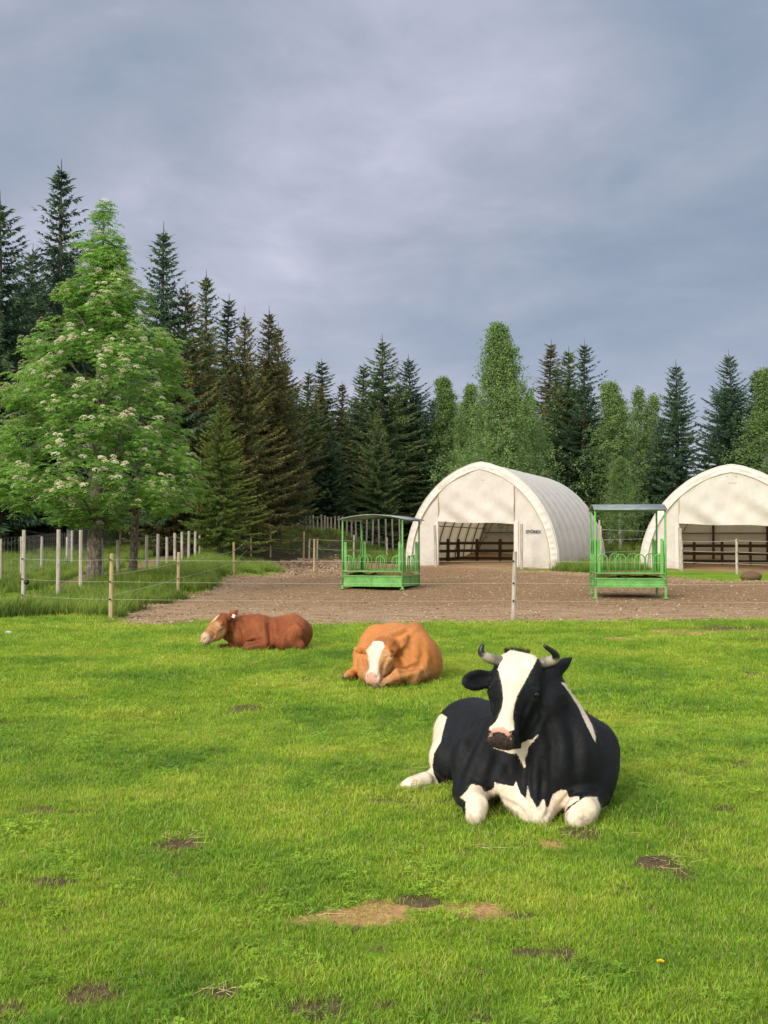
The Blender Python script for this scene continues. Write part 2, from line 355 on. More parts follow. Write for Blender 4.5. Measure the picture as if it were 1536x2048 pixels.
gr, used = sub_sheet('pasture', 0, M_GROUND, 'green grazed pasture ground')
xs, ys = sV[used, 0], sV[used, 1]; nearm = (ys > 2) & (ys < 26) & (np.abs(xs) < 14)
so = np.zeros(len(xs)); sa = np.zeros(len(xs)); so[nearm], sa[nearm] = spot_mask(xs[nearm], ys[nearm])
attr(gr, 'soil', so); attr(gr, 'sand', sa)
rg = sstep(46, 54, ys) * 1.0 ; rg = np.clip(rg + (fbm(xs * .3, ys * .3, 3, 77) - .55) * (ys > 48), 0, 1)
rg = np.maximum(rg, sstep(58, 70, ys)); rg = np.maximum(rg, sstep(44, 52, ys) * (1 - sstep(-9, -6, xs))); attr(gr, 'rough', rg)
yd, used = sub_sheet('gravel_yard', 1, M_GRAVEL, 'brown gravel and earth yard in front of the shelters')
xs, ys = sV[used, 0], sV[used, 1]; ydist = sd2(xs, ys, YARD)
attr(yd, 'trod', sstep(2.5, 7, ys - 21.6) * sstep(0, 2.0, ydist) * (.55 + .45 * sstep(-4, 2, xs)))
sub_sheet('path', 2, M_PATH, 'bare dirt path running under the flowering tree'); sub_sheet('mud', 3, M_MUD, 'dark churned mud behind the yard gate')

# ------------------------------------------------------------------ stones of the yard
def ico_unit():
    t = (1 + 5 ** .5) / 2; v = np.array([(-1, t, 0), (1, t, 0), (-1, -t, 0), (1, -t, 0), (0, -1, t), (0, 1, t), (0, -1, -t), (0, 1, -t), (t, 0, -1), (t, 0, 1), (-t, 0, -1), (-t, 0, 1)], float) / math.hypot(1, t)
    f = np.array([(0, 11, 5), (0, 5, 1), (0, 1, 7), (0, 7, 10), (0, 10, 11), (1, 5, 9), (5, 11, 4), (11, 10, 2), (10, 7, 6), (7, 1, 8), (3, 9, 4), (3, 4, 2), (3, 2, 6), (3, 6, 8), (3, 8, 9), (4, 9, 5), (2, 4, 11), (6, 2, 10), (8, 6, 7), (9, 8, 1)])
    return v, f
IV, IF = ico_unit()
def stones(name, xy, size, mat, label, seed, flat=.55):
    rng = np.random.default_rng(seed); n = len(xy); zz = terrain(xy[:, 0], xy[:, 1])
    v = IV[None] * (1 + rng.uniform(-.28, .28, (n, 12, 1))); sc = size[:, None] * rng.uniform(.6, 1.3, (n, 3)); sc[:, 2] *= flat
    an = rng.uniform(0, 6.28, n); c, s = np.cos(an), np.sin(an); v = v * sc[:, None, :]
    x = v[..., 0] * c[:, None] - v[..., 1] * s[:, None]; y = v[..., 0] * s[:, None] + v[..., 1] * c[:, None]
    P_ = np.stack([x + xy[:, 0:1], y + xy[:, 1:2], v[..., 2] + zz[:, None] + size[:, None] * .1], -1)
    f = (IF[None] + (np.arange(n) * 12)[:, None, None]).reshape(-1, 3)
    o = mesh_np(name, P_.reshape(-1, 3), f, mat); attr(o, 'tint', np.repeat(rng.uniform(0, 1, n), 12)); return tag(o, label, None, None, 'stuff')
m = Mat('stone', .85, .2); t_ = m.attr('tint')
m.color(m.mix(.5, m.ramp(t_, [(0, (.08, .05, .028)), (.4, (.21, .14, .08)), (.8, (.36, .265, .175)), (1, (.52, .44, .34))]), m.ramp(m.noise(30, 3), [(.3, .7), (.7, 1.3)]), 'MULTIPLY')); M_STONE = m.m
rng = np.random.default_rng(7)
def sample_zone(n, x0, x1, y0, y1, test):
    res = []
    while sum(len(r) for r in res) < n:
        x = rng.uniform(x0, x1, n); y = y0 * (y1 / y0) ** rng.uniform(0, 1, n); k = test(x, y); res.append(np.stack([x[k], y[k]], 1))
    return np.concatenate(res)[:n]
p1 = sample_zone(9000, -9, 13, 20.5, 50, lambda x, y: zone(x, y, YARD, .5) > -.1)
stones('gravel_stones', p1, rng.uniform(.008, .026, len(p1)) * (1 + .012 * (p1[:, 1] - 20)), M_STONE, 'loose stones of the yard', 3)
p2 = sample_zone(2600, -9, 13, 20.5, 46, lambda x, y: np.abs(zone(x, y, YARD, .5)) < .5)
stones('gravel_stones', p2, rng.uniform(.012, .038, len(p2)), M_STONE, 'pale loose stones along the rim of the yard', 4)
p3 = np.array([G(*p)[:2] for p in zip(rng.normal(630, 36, 700), rng.normal(1134, 8, 700))]); 
stones('stone_heap', p3, rng.uniform(.02, .06, len(p3)), M_STONE, 'pale stones strewn before the yard gate', 5, .8)

# ------------------------------------------------------------------ grass
m = Mat('grass_blade', .55, .25)
rnd = m.node('ShaderNodeObjectInfo').outputs['Random']; tip = m.attr('tip'); bt = m.attr('bt')
big = m.noise(.55, 5, .6); mid = m.noise(3.2, 6, .7)
c = m.ramp(m.math('ADD', m.math('MULTIPLY', big, .68), m.math('ADD', m.math('MULTIPLY', mid, .30), m.math('MULTIPLY', bt, .10))),
           [(.36, (.085, .205, .024)), (.45, (.180, .350, .028)), (.54, (.310, .475, .036)), (.66, (.51, .58, .075))])
c = m.mix(m.math('MULTIPLY', m.ramp(bt, [(.90, 0), (.93, 1)]), .8), c, (.42, .36, .15))
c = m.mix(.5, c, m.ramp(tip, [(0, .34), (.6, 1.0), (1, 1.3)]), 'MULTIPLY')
c = m.mix(.8, c, m.ramp(rnd, [(0, .62), (1, 1.25)]), 'MULTIPLY')
m.color(c); m.translucent(c, .40); M_GRASS = m.m
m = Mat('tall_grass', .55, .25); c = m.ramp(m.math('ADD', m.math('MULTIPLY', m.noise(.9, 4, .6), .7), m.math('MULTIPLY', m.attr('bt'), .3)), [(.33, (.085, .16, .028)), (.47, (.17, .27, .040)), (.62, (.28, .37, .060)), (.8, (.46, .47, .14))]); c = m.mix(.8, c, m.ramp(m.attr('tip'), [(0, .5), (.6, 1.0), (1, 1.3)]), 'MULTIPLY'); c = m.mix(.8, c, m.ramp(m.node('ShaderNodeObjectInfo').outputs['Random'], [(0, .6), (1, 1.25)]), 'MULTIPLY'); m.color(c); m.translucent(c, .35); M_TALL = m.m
grass_src = bpy.data.collections.new('grass_tufts')
def tuft(name, nb, rad, hmin, hmax, wid, seed, lean=.6, seg=3, mat=None):
    rg_ = np.random.default_rng(seed); v = []; f = []; tp = []; bt_ = []
    for b in range(nb):
        r_ = rad * math.sqrt(rg_.random()); a0 = rg_.uniform(0, 6.28); x0, y0 = r_ * math.cos(a0), r_ * math.sin(a0)
        h = rg_.uniform(hmin, hmax); an = rg_.uniform(0, 6.28); le = rg_.uniform(.1, lean) * h; w = wid * rg_.uniform(.6, 1.3); sx, sy = -math.sin(an), math.cos(an); q = rg_.random(); tw = rg_.uniform(-.6, .6)
        n0 = len(v)
        for k in range(seg):
            t = k / seg; ww = w * (1 - t ** 1.6 * .75); ox = math.cos(an) * le * t * t; oy = math.sin(an) * le * t * t
            s2x, s2y = sx * math.cos(tw * t) - sy * math.sin(tw * t), sx * math.sin(tw * t) + sy * math.cos(tw * t)
            v += [(x0 + ox - s2x * ww, y0 + oy - s2y * ww, h * t * (1 - .12 * t) - .006), (x0 + ox + s2x * ww, y0 + oy + s2y * ww, h * t * (1 - .12 * t) - .006)]; tp += [t, t]; bt_ += [q, q]
        v.append((x0 + math.cos(an) * le, y0 + math.sin(an) * le, h * .86)); tp.append(1); bt_.append(q)
        for k in range(seg - 1): f.append((n0 + 2 * k, n0 + 2 * k + 1, n0 + 2 * k + 3, n0 + 2 * k + 2))
        f.append((n0 + 2 * seg - 2, n0 + 2 * seg - 1, n0 + 2 * seg))
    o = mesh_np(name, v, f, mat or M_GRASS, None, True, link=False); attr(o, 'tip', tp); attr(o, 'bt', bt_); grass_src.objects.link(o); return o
for k in range(5): tuft('a%d' % k, 52, .085, .008, .027, .0019, 10 + k, 1.4)       # 0-4 short turf
for k in range(2): tuft('b%d' % k, 14, .07, .02, .060, .0022, 20 + k, 1.2)           # 5-6 longer blades
for k in range(3): tuft('c%d' % k, 50, .17, .014, .038, .0032, 30 + k, 1.3, 2)      # 7-9 wide, for farther off
def clover(name, n, seed):
    rg_ = np.random.default_rng(seed); v = []; f = []; tp = []; bt_ = []
    for b in range(n):
        r_ = .06 * math.sqrt(rg_.random()); a0 = rg_.uniform(0, 6.28); cx0, cy0, cz0 = r_ * math.cos(a0), r_ * math.sin(a0), rg_.uniform(.010, .028); s = rg_.uniform(.005, .009); q = rg_.uniform(0, .55)
        for k in range(3):
            a = a0 + k * 2.09; dx, dy = math.cos(a), math.sin(a); n0 = len(v); t = rg_.uniform(-.3, .6) * s
            v += [(cx0, cy0, cz0), (cx0 + dx * s - dy * s * .7, cy0 + dy * s + dx * s * .7, cz0 + t), (cx0 + dx * s * 1.7, cy0 + dy * s * 1.7, cz0 + t), (cx0 + dx * s + dy * s * .7, cy0 + dy * s - dx * s * .7, cz0 + t)]; f.append((n0, n0 + 1, n0 + 2, n0 + 3)); tp += [.7] * 4; bt_ += [q] * 4
    o = mesh_np(name, v, f, M_GRASS, None, False, link=False); attr(o, 'tip', tp); attr(o, 'bt', bt_); grass_src.objects.link(o)
for k in range(3): tuft('d%d' % k, 44, .16, .14, .42, .0045, 40 + k, .8, 3, M_TALL)            # 10-12 long unmown grass
clover('e0', 26, 51); clover('e1', 16, 52)      # 13-14 clover
def straw_tuft(name, n, seed):
    rg_ = np.random.default_rng(seed); v = []; f = []
    for b in range(n):
        a = rg_.uniform(0, 6.28); L = rg_.uniform(.02, .07); x, y = rg_.normal(0, .06, 2); z = rg_.uniform(.002, .016); w = .0013; n0 = len(v); dx, dy = math.cos(a), math.sin(a)
        v += [(x - dy * w, y + dx * w, z), (x + dy * w, y - dx * w, z), (x + dx * L, y + dy * L, z + rg_.uniform(0, .02))]; f.append((n0, n0 + 1, n0 + 2))
    o = mesh_np(name, v, f, M_GRASS, None, False, link=False); attr(o, 'tip', [1.] * len(v)); attr(o, 'bt', [1.] * len(v)); grass_src.objects.link(o)
straw_tuft('f0', 12, 61); straw_tuft('f1', 7, 62)     # 15-16 dead straw
def scatter(name, pts, idx, scale, coll, label, seed=0, tilt=.15, parent=None, kind='stuff', rot=None):
    rg_ = np.random.default_rng(seed); me = bpy.data.meshes.new(name); me.vertices.add(len(pts)); me.vertices.foreach_set('co', np.asarray(pts, np.float32).ravel()); me.update()
    o = bpy.data.objects.new(name, me); COL.objects.link(o)
    a = me.attributes.new('idx', 'INT', 'POINT'); a.data.foreach_set('value', np.asarray(idx, np.int32))
    a = me.attributes.new('scl', 'FLOAT', 'POINT'); a.data.foreach_set('value', np.asarray(scale, np.float32))
    if rot is None: rot = np.stack([rg_.normal(0, tilt, len(pts)), rg_.normal(0, tilt, len(pts)), rg_.uniform(0, 6.28, len(pts))], 1)
    a = me.attributes.new('rot', 'FLOAT_VECTOR', 'POINT'); a.data.foreach_set('vector', rot.astype(np.float32).ravel())
    ng = bpy.data.node_groups.new(name, 'GeometryNodeTree'); ng.interface.new_socket('Geometry', in_out='INPUT', socket_type='NodeSocketGeometry'); ng.interface.new_socket('Geometry', in_out='OUTPUT', socket_type='NodeSocketGeometry')
    N_ = ng.nodes; L_ = ng.links; gi = N_.new('NodeGroupInput'); go = N_.new('NodeGroupOutput'); ci = N_.new('GeometryNodeCollectionInfo'); ci.inputs[0].default_value = coll; ci.inputs[1].default_value = True; ci.inputs[2].default_value = True
    ip = N_.new('GeometryNodeInstanceOnPoints'); ip.inputs['Pick Instance'].default_value = True
    def na(nm, t): n = N_.new('GeometryNodeInputNamedAttribute'); n.data_type = t; n.inputs[0].default_value = nm; return n.outputs[0]
    L_.new(gi.outputs[0], ip.inputs['Points']); L_.new(ci.outputs[0], ip.inputs['Instance']); L_.new(na('idx', 'INT'), ip.inputs['Instance Index']); L_.new(na('rot', 'FLOAT_VECTOR'), ip.inputs['Rotation']); L_.new(na('scl', 'FLOAT'), ip.inputs['Scale']); L_.new(ip.outputs[0], go.inputs[0])
    md = o.modifiers.new('scatter', 'NODES'); md.node_group = ng
    return tag(o, label, None, None, kind)
rng = np.random.default_rng(99)
PT = []; IX = []; SC = []
def add_grass(n, y0, y1, half, idxs, s0, s1, keep=None, far_bias=0.0):
    y = np.sqrt(rng.uniform(y0 * y0, y1 * y1, n)); x = rng.uniform(-1, 1, n) * half * (y + .8)
    k = np.ones(n, bool)
    if y1 > 19: k &= zone(x, y, YARD, .28, 1.6) < .04; k &= (sd2(x, y, PATH) < 0)
    s, o = spot_mask(x, y); r = rng.random(n); k &= r > np.clip(np.maximum(s * .85, o) * 1.5, 0, .93)
    if keep is not None: k &= keep(x, y)
    sz = rng.uniform(s0, s1, n) * (.75 + .5 * fbm(x * .9, y * .9, 3, 55)) 
    PT.append(np.stack([x, y, terrain(x, y)], 1)[k]); IX.append(rng.choice(idxs, n)[k]); SC.append(sz[k])
GD = 1.0
add_grass(int(22000 * GD), 1.5, 5.5, .95, [0, 1, 2, 3, 4], .8, 1.25)
add_grass(int(26000 * GD), 5.5, 10, .70, [0, 1, 2, 3, 4], .85, 1.3)
add_grass(int(4200 * GD), 1.8, 9, .7, [5, 6], .6, 1.1, lambda x, y: fbm(x * 1.4, y * 1.4, 3, 66) > .45)
add_grass(6000, 1.8, 13, .7, [13, 14], .7, 1.5, lambda x, y: fbm(x * 1.1 + 7, y * 1.1, 3, 68) > .50)
add_grass(3800, 1.8, 20, .6, [15, 16], .6, 1.4, lambda x, y: fbm(x * .8 + 3, y * .8, 3, 69) > .48)
add_grass(int(21000 * GD), 10, 17, .58, [7, 8, 9], .8, 1.2)
add_grass(int(13000 * GD), 17, 24.5, .55, [7, 8, 9], .9, 1.5)
add_grass(3000, 24, 46, .40, [7, 8, 9], 1.6, 3.0, lambda x, y: x < -1)
BANK = land([(-60, 1228), (0, 1222), (60, 1205), (150, 1178), (230, 1168), (330, 1150), (420, 1112), (455, 1106), (450, 1150), (395, 1183), (335, 1202), (275, 1214), (235, 1236), (100, 1234), (-60, 1240)])
BACK = land([(1120, 1142), (1215, 1146), (1290, 1148), (1290, 1128), (1215, 1133), (1130, 1136)])
BK2 = land([(690, 1122), (830, 1127), (830, 1108), (700, 1106)])
BK3 = land([(400, 1150), (560, 1146), (520, 1125), (400, 1120)])
LEFTP = land([(-200, 1205), (0, 1203), (117, 1172), (205, 1145), (293, 1119), (293, 1098), (0, 1100), (-200, 1110)])
def in_tent(x, y, pad=.5):
    r_ = np.zeros(x.shape, bool)
    for tx_, ty_, rt_, hw_, ln_ in TENTS:
        c_, s_ = math.cos(rt_), math.sin(rt_); dx_, dy_ = x - tx_, y - ty_; lx_ = dx_ * c_ + dy_ * s_; ly_ = -dx_ * s_ + dy_ * c_
        r_ |= (np.abs(lx_) < hw_ + .1) & (ly_ > -1.5) & (ly_ < ln_ + .2)
    return r_
def tall_in(poly, n, s0, s1, idx=(10, 11, 12), pad=.3, notent=False):
    A = np.array(poly); x = rng.uniform(A[:, 0].min() - 1, A[:, 0].max() + 1, n * 6); y = rng.uniform(A[:, 1].min() - 1, A[:, 1].max() + 1, n * 6)
    k = (sd2(x, y, poly) + (fbm(x * .8, y * .8, 2, 3) - .5) * 1.2 > 0) & (sd2(x, y, PATH) < -.05) & ~in_tent(x, y); x, y = x[k][:n], y[k][:n]
    PT.append(np.stack([x, y, terrain(x, y)], 1)); IX.append(rng.choice(idx, len(x))); SC.append(rng.uniform(s0, s1, len(x)) * (.6 + .8 * fbm(x * .7, y * .7, 2, 8)))
RGH = land([(200, 1100), (600, 1115), (800, 1120), (1190, 1130), (1300, 1128), (1536, 1130), (1536, 1066), (200, 1066)])
tall_in(RGH, 2600, .5, 1.1, notent=True)
tall_in(BANK, 3800, .7, 1.25); tall_in(BACK, 500, .7, 1.3); tall_in(BK2, 500, .8, 1.4); tall_in(BK3, 600, .5, 1.0); tall_in(LEFTP, 4200, .5, 1.0)
c1 = G(850 + 320, 1160)
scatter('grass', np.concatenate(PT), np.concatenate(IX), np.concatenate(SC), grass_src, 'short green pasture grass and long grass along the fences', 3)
# ------------------------------------------------------------------ cattle: smooth-blended bodies meshed as one surface
def smin(a, b, k):
    h = np.clip(.5 + .5 * (b - a) / k, 0, 1); return b * (1 - h) + a * h - k * h * (1 - h)
class Body:
    def __init__(s): s.ops = []
    def cap(s, a, b, r1, r2, k=.05, sub=False, flat=None):
        s.ops.append(('cap', np.array(a, float), np.array(b, float), r1, r2, k, sub)); return s
    def ell(s, c, rad, M=None, k=.05, sub=False):
        M = np.eye(3) if M is None else np.asarray(M, float)      # rows = axes
        s.ops.append(('ell', np.array(c, float), M, np.array(rad, float), None, k, sub)); return s
    def chain(s, pts, k=.05):
        for (a, ra), (b, rb) in zip(pts[:-1], pts[1:]): s.cap(a, b, ra, rb, k)
        return s
    def eval(s, P):
        D = None
        for t, a, b, c, d, k, sub in s.ops:
            if t == 'cap':
                ab = b - a; q = P - a; tt = np.clip(q @ ab / (ab @ ab), 0, 1)
                e = np.linalg.norm(q - tt[:, None] * ab, axis=1) - (c + (d - c) * tt)
            else:
                q = (P - a) @ b.T; k0 = np.linalg.norm(q / c, axis=1); k1 = np.linalg.norm(q / (c * c), axis=1)
                e = k0 * (k0 - 1) / np.maximum(k1, 1e-6)
                e = np.where(k0 < 1e-4, -c.min(), e)
            if D is None: D = e
            elif sub: D = -smin(-D, e, k)
            else: D = smin(D, e, k)
        return D
    def bounds(s):
        lo = np.full(3, 1e9); hi = -lo
        for t, a, b, c, d, k, sub in s.ops:
            if sub: continue
            if t == 'cap':
                m = max(c, d); lo = np.minimum(lo, np.minimum(a, b) - m); hi = np.maximum(hi, np.maximum(a, b) + m)
            else: m = c.max(); lo = np.minimum(lo, a - m); hi = np.maximum(hi, a + m)
        return lo - .04, hi + .04
    def mesh(s, h, disp=None):
        lo, hi = s.bounds(); C = 4
        n = (np.ceil((hi - lo) / (h * C)).astype(int)) * C + 1
        ax = [lo[i] + h * np.arange(n[i]) for i in range(3)]
        g = np.stack(np.meshgrid(ax[0][::C], ax[1][::C], ax[2][::C], indexing='ij'), -1)
        cd_ = s.eval(g.reshape(-1, 3)).reshape(g.shape[:3])
        up = cd_
        for i in range(3): up = np.repeat(up, C, axis=i)
        idx = [np.minimum((np.arange(n[i]) + C // 2), up.shape[i] - 1) for i in range(3)]
        up = up[np.ix_(*idx)]
        D = up.astype(np.float32).copy()
        m = np.abs(up) < h * C * 1.6 + .02
        ii = np.argwhere(m)
        P = lo + ii * h
        val = np.empty(len(P), np.float32)
        for a in range(0, len(P), 300000):
            q = P[a:a + 300000]; e = s.eval(q)
            if disp is not None: e = e + disp(q)
            val[a:a + 300000] = e
        D[m] = val
        # surface nets
        sg = D < 0
        cs = [sg[:-1, :-1, :-1], sg[1:, :-1, :-1], sg[:-1, 1:, :-1], sg[1:, 1:, :-1], sg[:-1, :-1, 1:], sg[1:, :-1, 1:], sg[:-1, 1:, 1:], sg[1:, 1:, 1:]]
        cnt = sum(c.astype(np.int8) for c in cs)
        cell = np.argwhere((cnt > 0) & (cnt < 8))
        vid = -np.ones(cnt.shape, np.int64); vid[tuple(cell.T)] = np.arange(len(cell))
        off = np.array([(i & 1, (i >> 1) & 1, (i >> 2) & 1) for i in range(8)])
        cv = np.stack([D[tuple((cell + o).T)] for o in off], 1)
        acc = np.zeros((len(cell), 3)); w = np.zeros(len(cell))
        for i in range(8):
            for b in (1, 2, 4):
                if i & b: continue
                j = i | b; a0, a1 = cv[:, i], cv[:, j]; x = (a0 < 0) != (a1 < 0)
                t = a0[x] / (a0[x] - a1[x]); acc[x] += off[i] + t[:, None] * (off[j] - off[i]); w[x] += 1
        Vt = lo + (cell + acc / w[:, None]) * h
        faces = []
        for axis in range(3):
            o1, o2 = [(1, 2), (2, 0), (0, 1)][axis]
            s0 = [slice(None)] * 3; s1 = [slice(None)] * 3; s0[axis] = slice(0, -1); s1[axis] = slice(1, None)
            A = sg[tuple(s0)]; B = sg[tuple(s1)]
            e = np.argwhere(A != B); e = e[(e[:, o1] > 0) & (e[:, o2] > 0) & (e[:, o1] < cnt.shape[o1]) & (e[:, o2] < cnt.shape[o2])]
            flip = ~A[tuple(e.T)]
            def c(d1, d2):
                q = e.copy(); q[:, o1] -= d1; q[:, o2] -= d2; return vid[tuple(q.T)]
            q = np.stack([c(1, 1), c(0, 1), c(0, 0), c(1, 0)], 1)
            q[flip] = q[flip][:, ::-1]; faces.append(q)
        Fc = np.concatenate(faces); Fc = Fc[(Fc >= 0).all(1)]
        # keep the largest connected piece only
        return Vt, Fc
def wob(P, f, a, s=0):
    x, y, z = P.T * f
    return a * (np.sin(x * 1.7 + 1.3 * np.sin(y * 1.1 + s) + s) * np.sin(y * 1.9 + .7 * np.sin(z * 1.3) + 2 * s) + .6 * np.sin(z * 2.3 + np.sin(x * 1.5) + s) * np.sin(x * 2.1 - y * 1.3)) / 1.6
def poly_sd(px, py, poly):
    """signed distance in pixels, positive inside"""
    P = np.asarray(poly, float); d = np.full(len(px), 1e9); ins = np.zeros(len(px), bool)
    for i in range(len(P)):
        a, b = P[i], P[(i + 1) % len(P)]; e = b - a
        t = np.clip(((px - a[0]) * e[0] + (py - a[1]) * e[1]) / max(e @ e, 1e-9), 0, 1)
        d = np.minimum(d, np.hypot(px - a[0] - t * e[0], py - a[1] - t * e[1]))
        c = ((a[1] > py) != (b[1] > py)) & (px < (b[0] - a[0]) * (py - a[1]) / (b[1] - a[1] + 1e-12) + a[0]); ins ^= c
    return np.where(ins, d, -d)

class Head:
    """local frame: a = poll to muzzle, s = image right, n = out of the forehead; c = scale"""
    def __init__(s, poll, muzzle, side, L=.50, c=1.0, w=1.0):
        s.w = w
        s.o = np.array(poll); s.a = unit(np.array(muzzle) - s.o); sd_ = np.array(side, float); s.s = unit(sd_ - s.a * (sd_ @ s.a)); s.n = np.cross(s.s, s.a); s.c = c
        if s.n[1] > 0: s.n = -s.n
    def P(s, a, sd_, n): return s.o + (s.a * a + s.s * sd_ * s.w + s.n * n) * s.c
    def M(s): return np.stack([s.a, s.s, s.n])
    def build(s, B, brow=1.0):
        c = s.c; M = s.M(); P = s.P; W3 = np.array((1, s.w, 1))
        B.ell(P(.12, 0, -.105), np.array((.17, .124, .105)) * c * W3, M, .05)
        B.cap(P(-.005, -.05, -.07), P(-.005, .05, -.07), .058 * c, .058 * c, .05)
        B.cap(P(.06, -.075, -.06), P(.06, .075, -.06), .05 * c, .05 * c, .05)
        B.ell(P(.17, 0, -.055), np.array((.14, .098, .05)) * c * W3, M, .05)
        B.cap(P(.20, 0, -.075), P(.44, 0, -.075), .080 * c, .062 * c, .05)
        B.cap(P(.24, 0, -.035), P(.43, 0, -.035), .048 * c, .042 * c, .04)
        B.ell(P(.22, -.035, -.165), np.array((.15, .065, .10)) * c * W3, M, .04)
        B.ell(P(.22, .035, -.165), np.array((.15, .065, .10)) * c * W3, M, .04)
        B.cap(P(.30, 0, -.17), P(.455, 0, -.125), .064 * c, .05 * c, .04)
        B.ell(P(.455, 0, -.065), np.array((.062, .078, .060)) * c * W3, M, .035)
        B.cap(P(.495, -.035, -.085), P(.495, .035, -.085), .040 * c, .040 * c, .03)
        B.cap(P(.475, -.03, -.14), P(.475, .03, -.14), .034 * c, .034 * c, .02)
        for q in (-1, 1):
            B.cap(P(.130, q * .088, -.045), P(.160, q * .114, -.062), .030 * c * brow, .026 * c, .025)
            B.cap(P(.215, q * .100, -.075), P(.20, q * .112, -.085), .020 * c, .020 * c, .02)
            B.cap(P(.21, q * .09, -.085), P(.30, q * .07, -.10), .03 * c, .02 * c, .03)      # cheek bone
            B.ell(P(.168, q * .112, -.060), np.array((.020, .020, .020)) * c, M, .012)
            B.ell(P(.188, q * .132, -.066), np.array((.022, .020, .015)) * c * W3, M, .010, True)   # socket
            B.cap(P(.485, q * .050, -.036), P(.505, q * .032, -.062), .0135 * c, .010 * c, .012, True)   # nostril
            B.cap(P(.47, q * .062, -.125), P(.53, q * .0, -.128), .005 * c, .005 * c, .008, True)   # mouth line
    def eyes(s, parent, mat):
        for q in (-1, 1):
            o = ico('eye', s.P(.178, q * .106, -.078), .021 * s.c, mat, parent)
def ear(B, base, tip, broad, w=.058, th=.016, scoop=.8, k=.03, pt=True):
    base = np.array(base, float); tip = np.array(tip, float); e = unit(tip - base); L = np.linalg.norm(tip - base)
    b = np.array(broad, float); b = unit(b - e * (b @ e)); c = np.cross(e, b)
    B.cap(base, base + e * L * .35, .030, .026, .03)
    B.ell(base + e * L * (.50 if pt else .60), (L * (.36 if pt else .41), w, th * 1.6), np.stack([e, b, c]), k)
    if pt:
        B.ell(base + e * L * .70, (L * .29, w * .55, th * 1.2), np.stack([e, b, c]), k)
        B.cap(base + e * L * .75, base + e * L, .015, .005, .02)
    if scoop: B.ell(base + e * L * .58 + c * th * 2.0 * np.sign(scoop), (L * .36, w * .66, th * 1.9), np.stack([e, b, c]), .012, True)
def ico(name, c, r, mat, parent, scale=(1, 1, 1)):
    import bmesh
    bm = bmesh.new(); bmesh.ops.create_icosphere(bm, subdivisions=3, radius=r)
    for v in bm.verts: v.co = Vector((v.co.x * scale[0] + c[0], v.co.y * scale[1] + c[1], v.co.z * scale[2] + c[2]))
    me = bpy.data.meshes.new(name); bm.to_mesh(me); bm.free(); me.materials.append(mat)
    me.polygons.foreach_set('use_smooth', np.ones(len(me.polygons), bool))
    o = bpy.data.objects.new(name, me); COL.objects.link(o); o.parent = parent; return o
def horn(pts, r0, mat, parent):
    pts = [np.array(p, float) for p in pts]; Q = []
    m = len(pts)
    for i in range(25):          # Catmull-Rom
        t = i / 24 * (m - 1); k = min(int(t), m - 2); u = t - k
        p0, p1, p2, p3 = pts[max(k - 1, 0)], pts[k], pts[k + 1], pts[min(k + 2, m - 1)]
        Q.append(.5 * ((2 * p1) + (-p0 + p2) * u + (2 * p0 - 5 * p1 + 4 * p2 - p3) * u * u + (-p0 + 3 * p1 - 3 * p2 + p3) * u ** 3))
    b = MB(); b.tube(Q, [r0 * (1 - (i / 24) ** 1.8 * .72) * (1 + .03 * math.sin(i * 2.2) * (i < 12)) for i in range(25)], 16)
    o = b.build('horn', mat, parent, True)
    attr(o, 'along', np.repeat(np.arange(25) / 24, 16)); return o
def fur_strands(name, V_, N_, pts_idx, length, width, mat, parent, droop=0.0, seed=1, updir=None, spread=.5):
    rng = np.random.default_rng(seed); n = len(pts_idx); p = V_[pts_idx]; nn_ = N_[pts_idx]
    d = nn_ + rng.normal(0, spread, (n, 3)); 
    if updir is not None: d = d + np.array(updir)
    d /= np.linalg.norm(d, axis=1)[:, None]
    sdv = np.cross(d, rng.normal(0, 1, (n, 3))); sdv /= np.linalg.norm(sdv, axis=1)[:, None]
    L = length * rng.uniform(.5, 1.2, n)[:, None]
    a = p - nn_ * .004; t = a + d * L; t[:, 2] -= droop * L[:, 0]
    v = np.stack([a - sdv * width, a + sdv * width, t], 1).reshape(-1, 3); f = np.arange(n * 3).reshape(-1, 3)
    return mesh_np(name, v, f, mat, parent)
def vnormals(Vt, Fc):
    a = Vt[Fc[:, 2]] - Vt[Fc[:, 0]]; b = Vt[Fc[:, 3]] - Vt[Fc[:, 1]]; n = np.cross(a, b); N = np.zeros_like(Vt)
    for i in range(4): np.add.at(N, Fc[:, i], n)
    return N / np.maximum(np.linalg.norm(N, axis=1), 1e-12)[:, None]

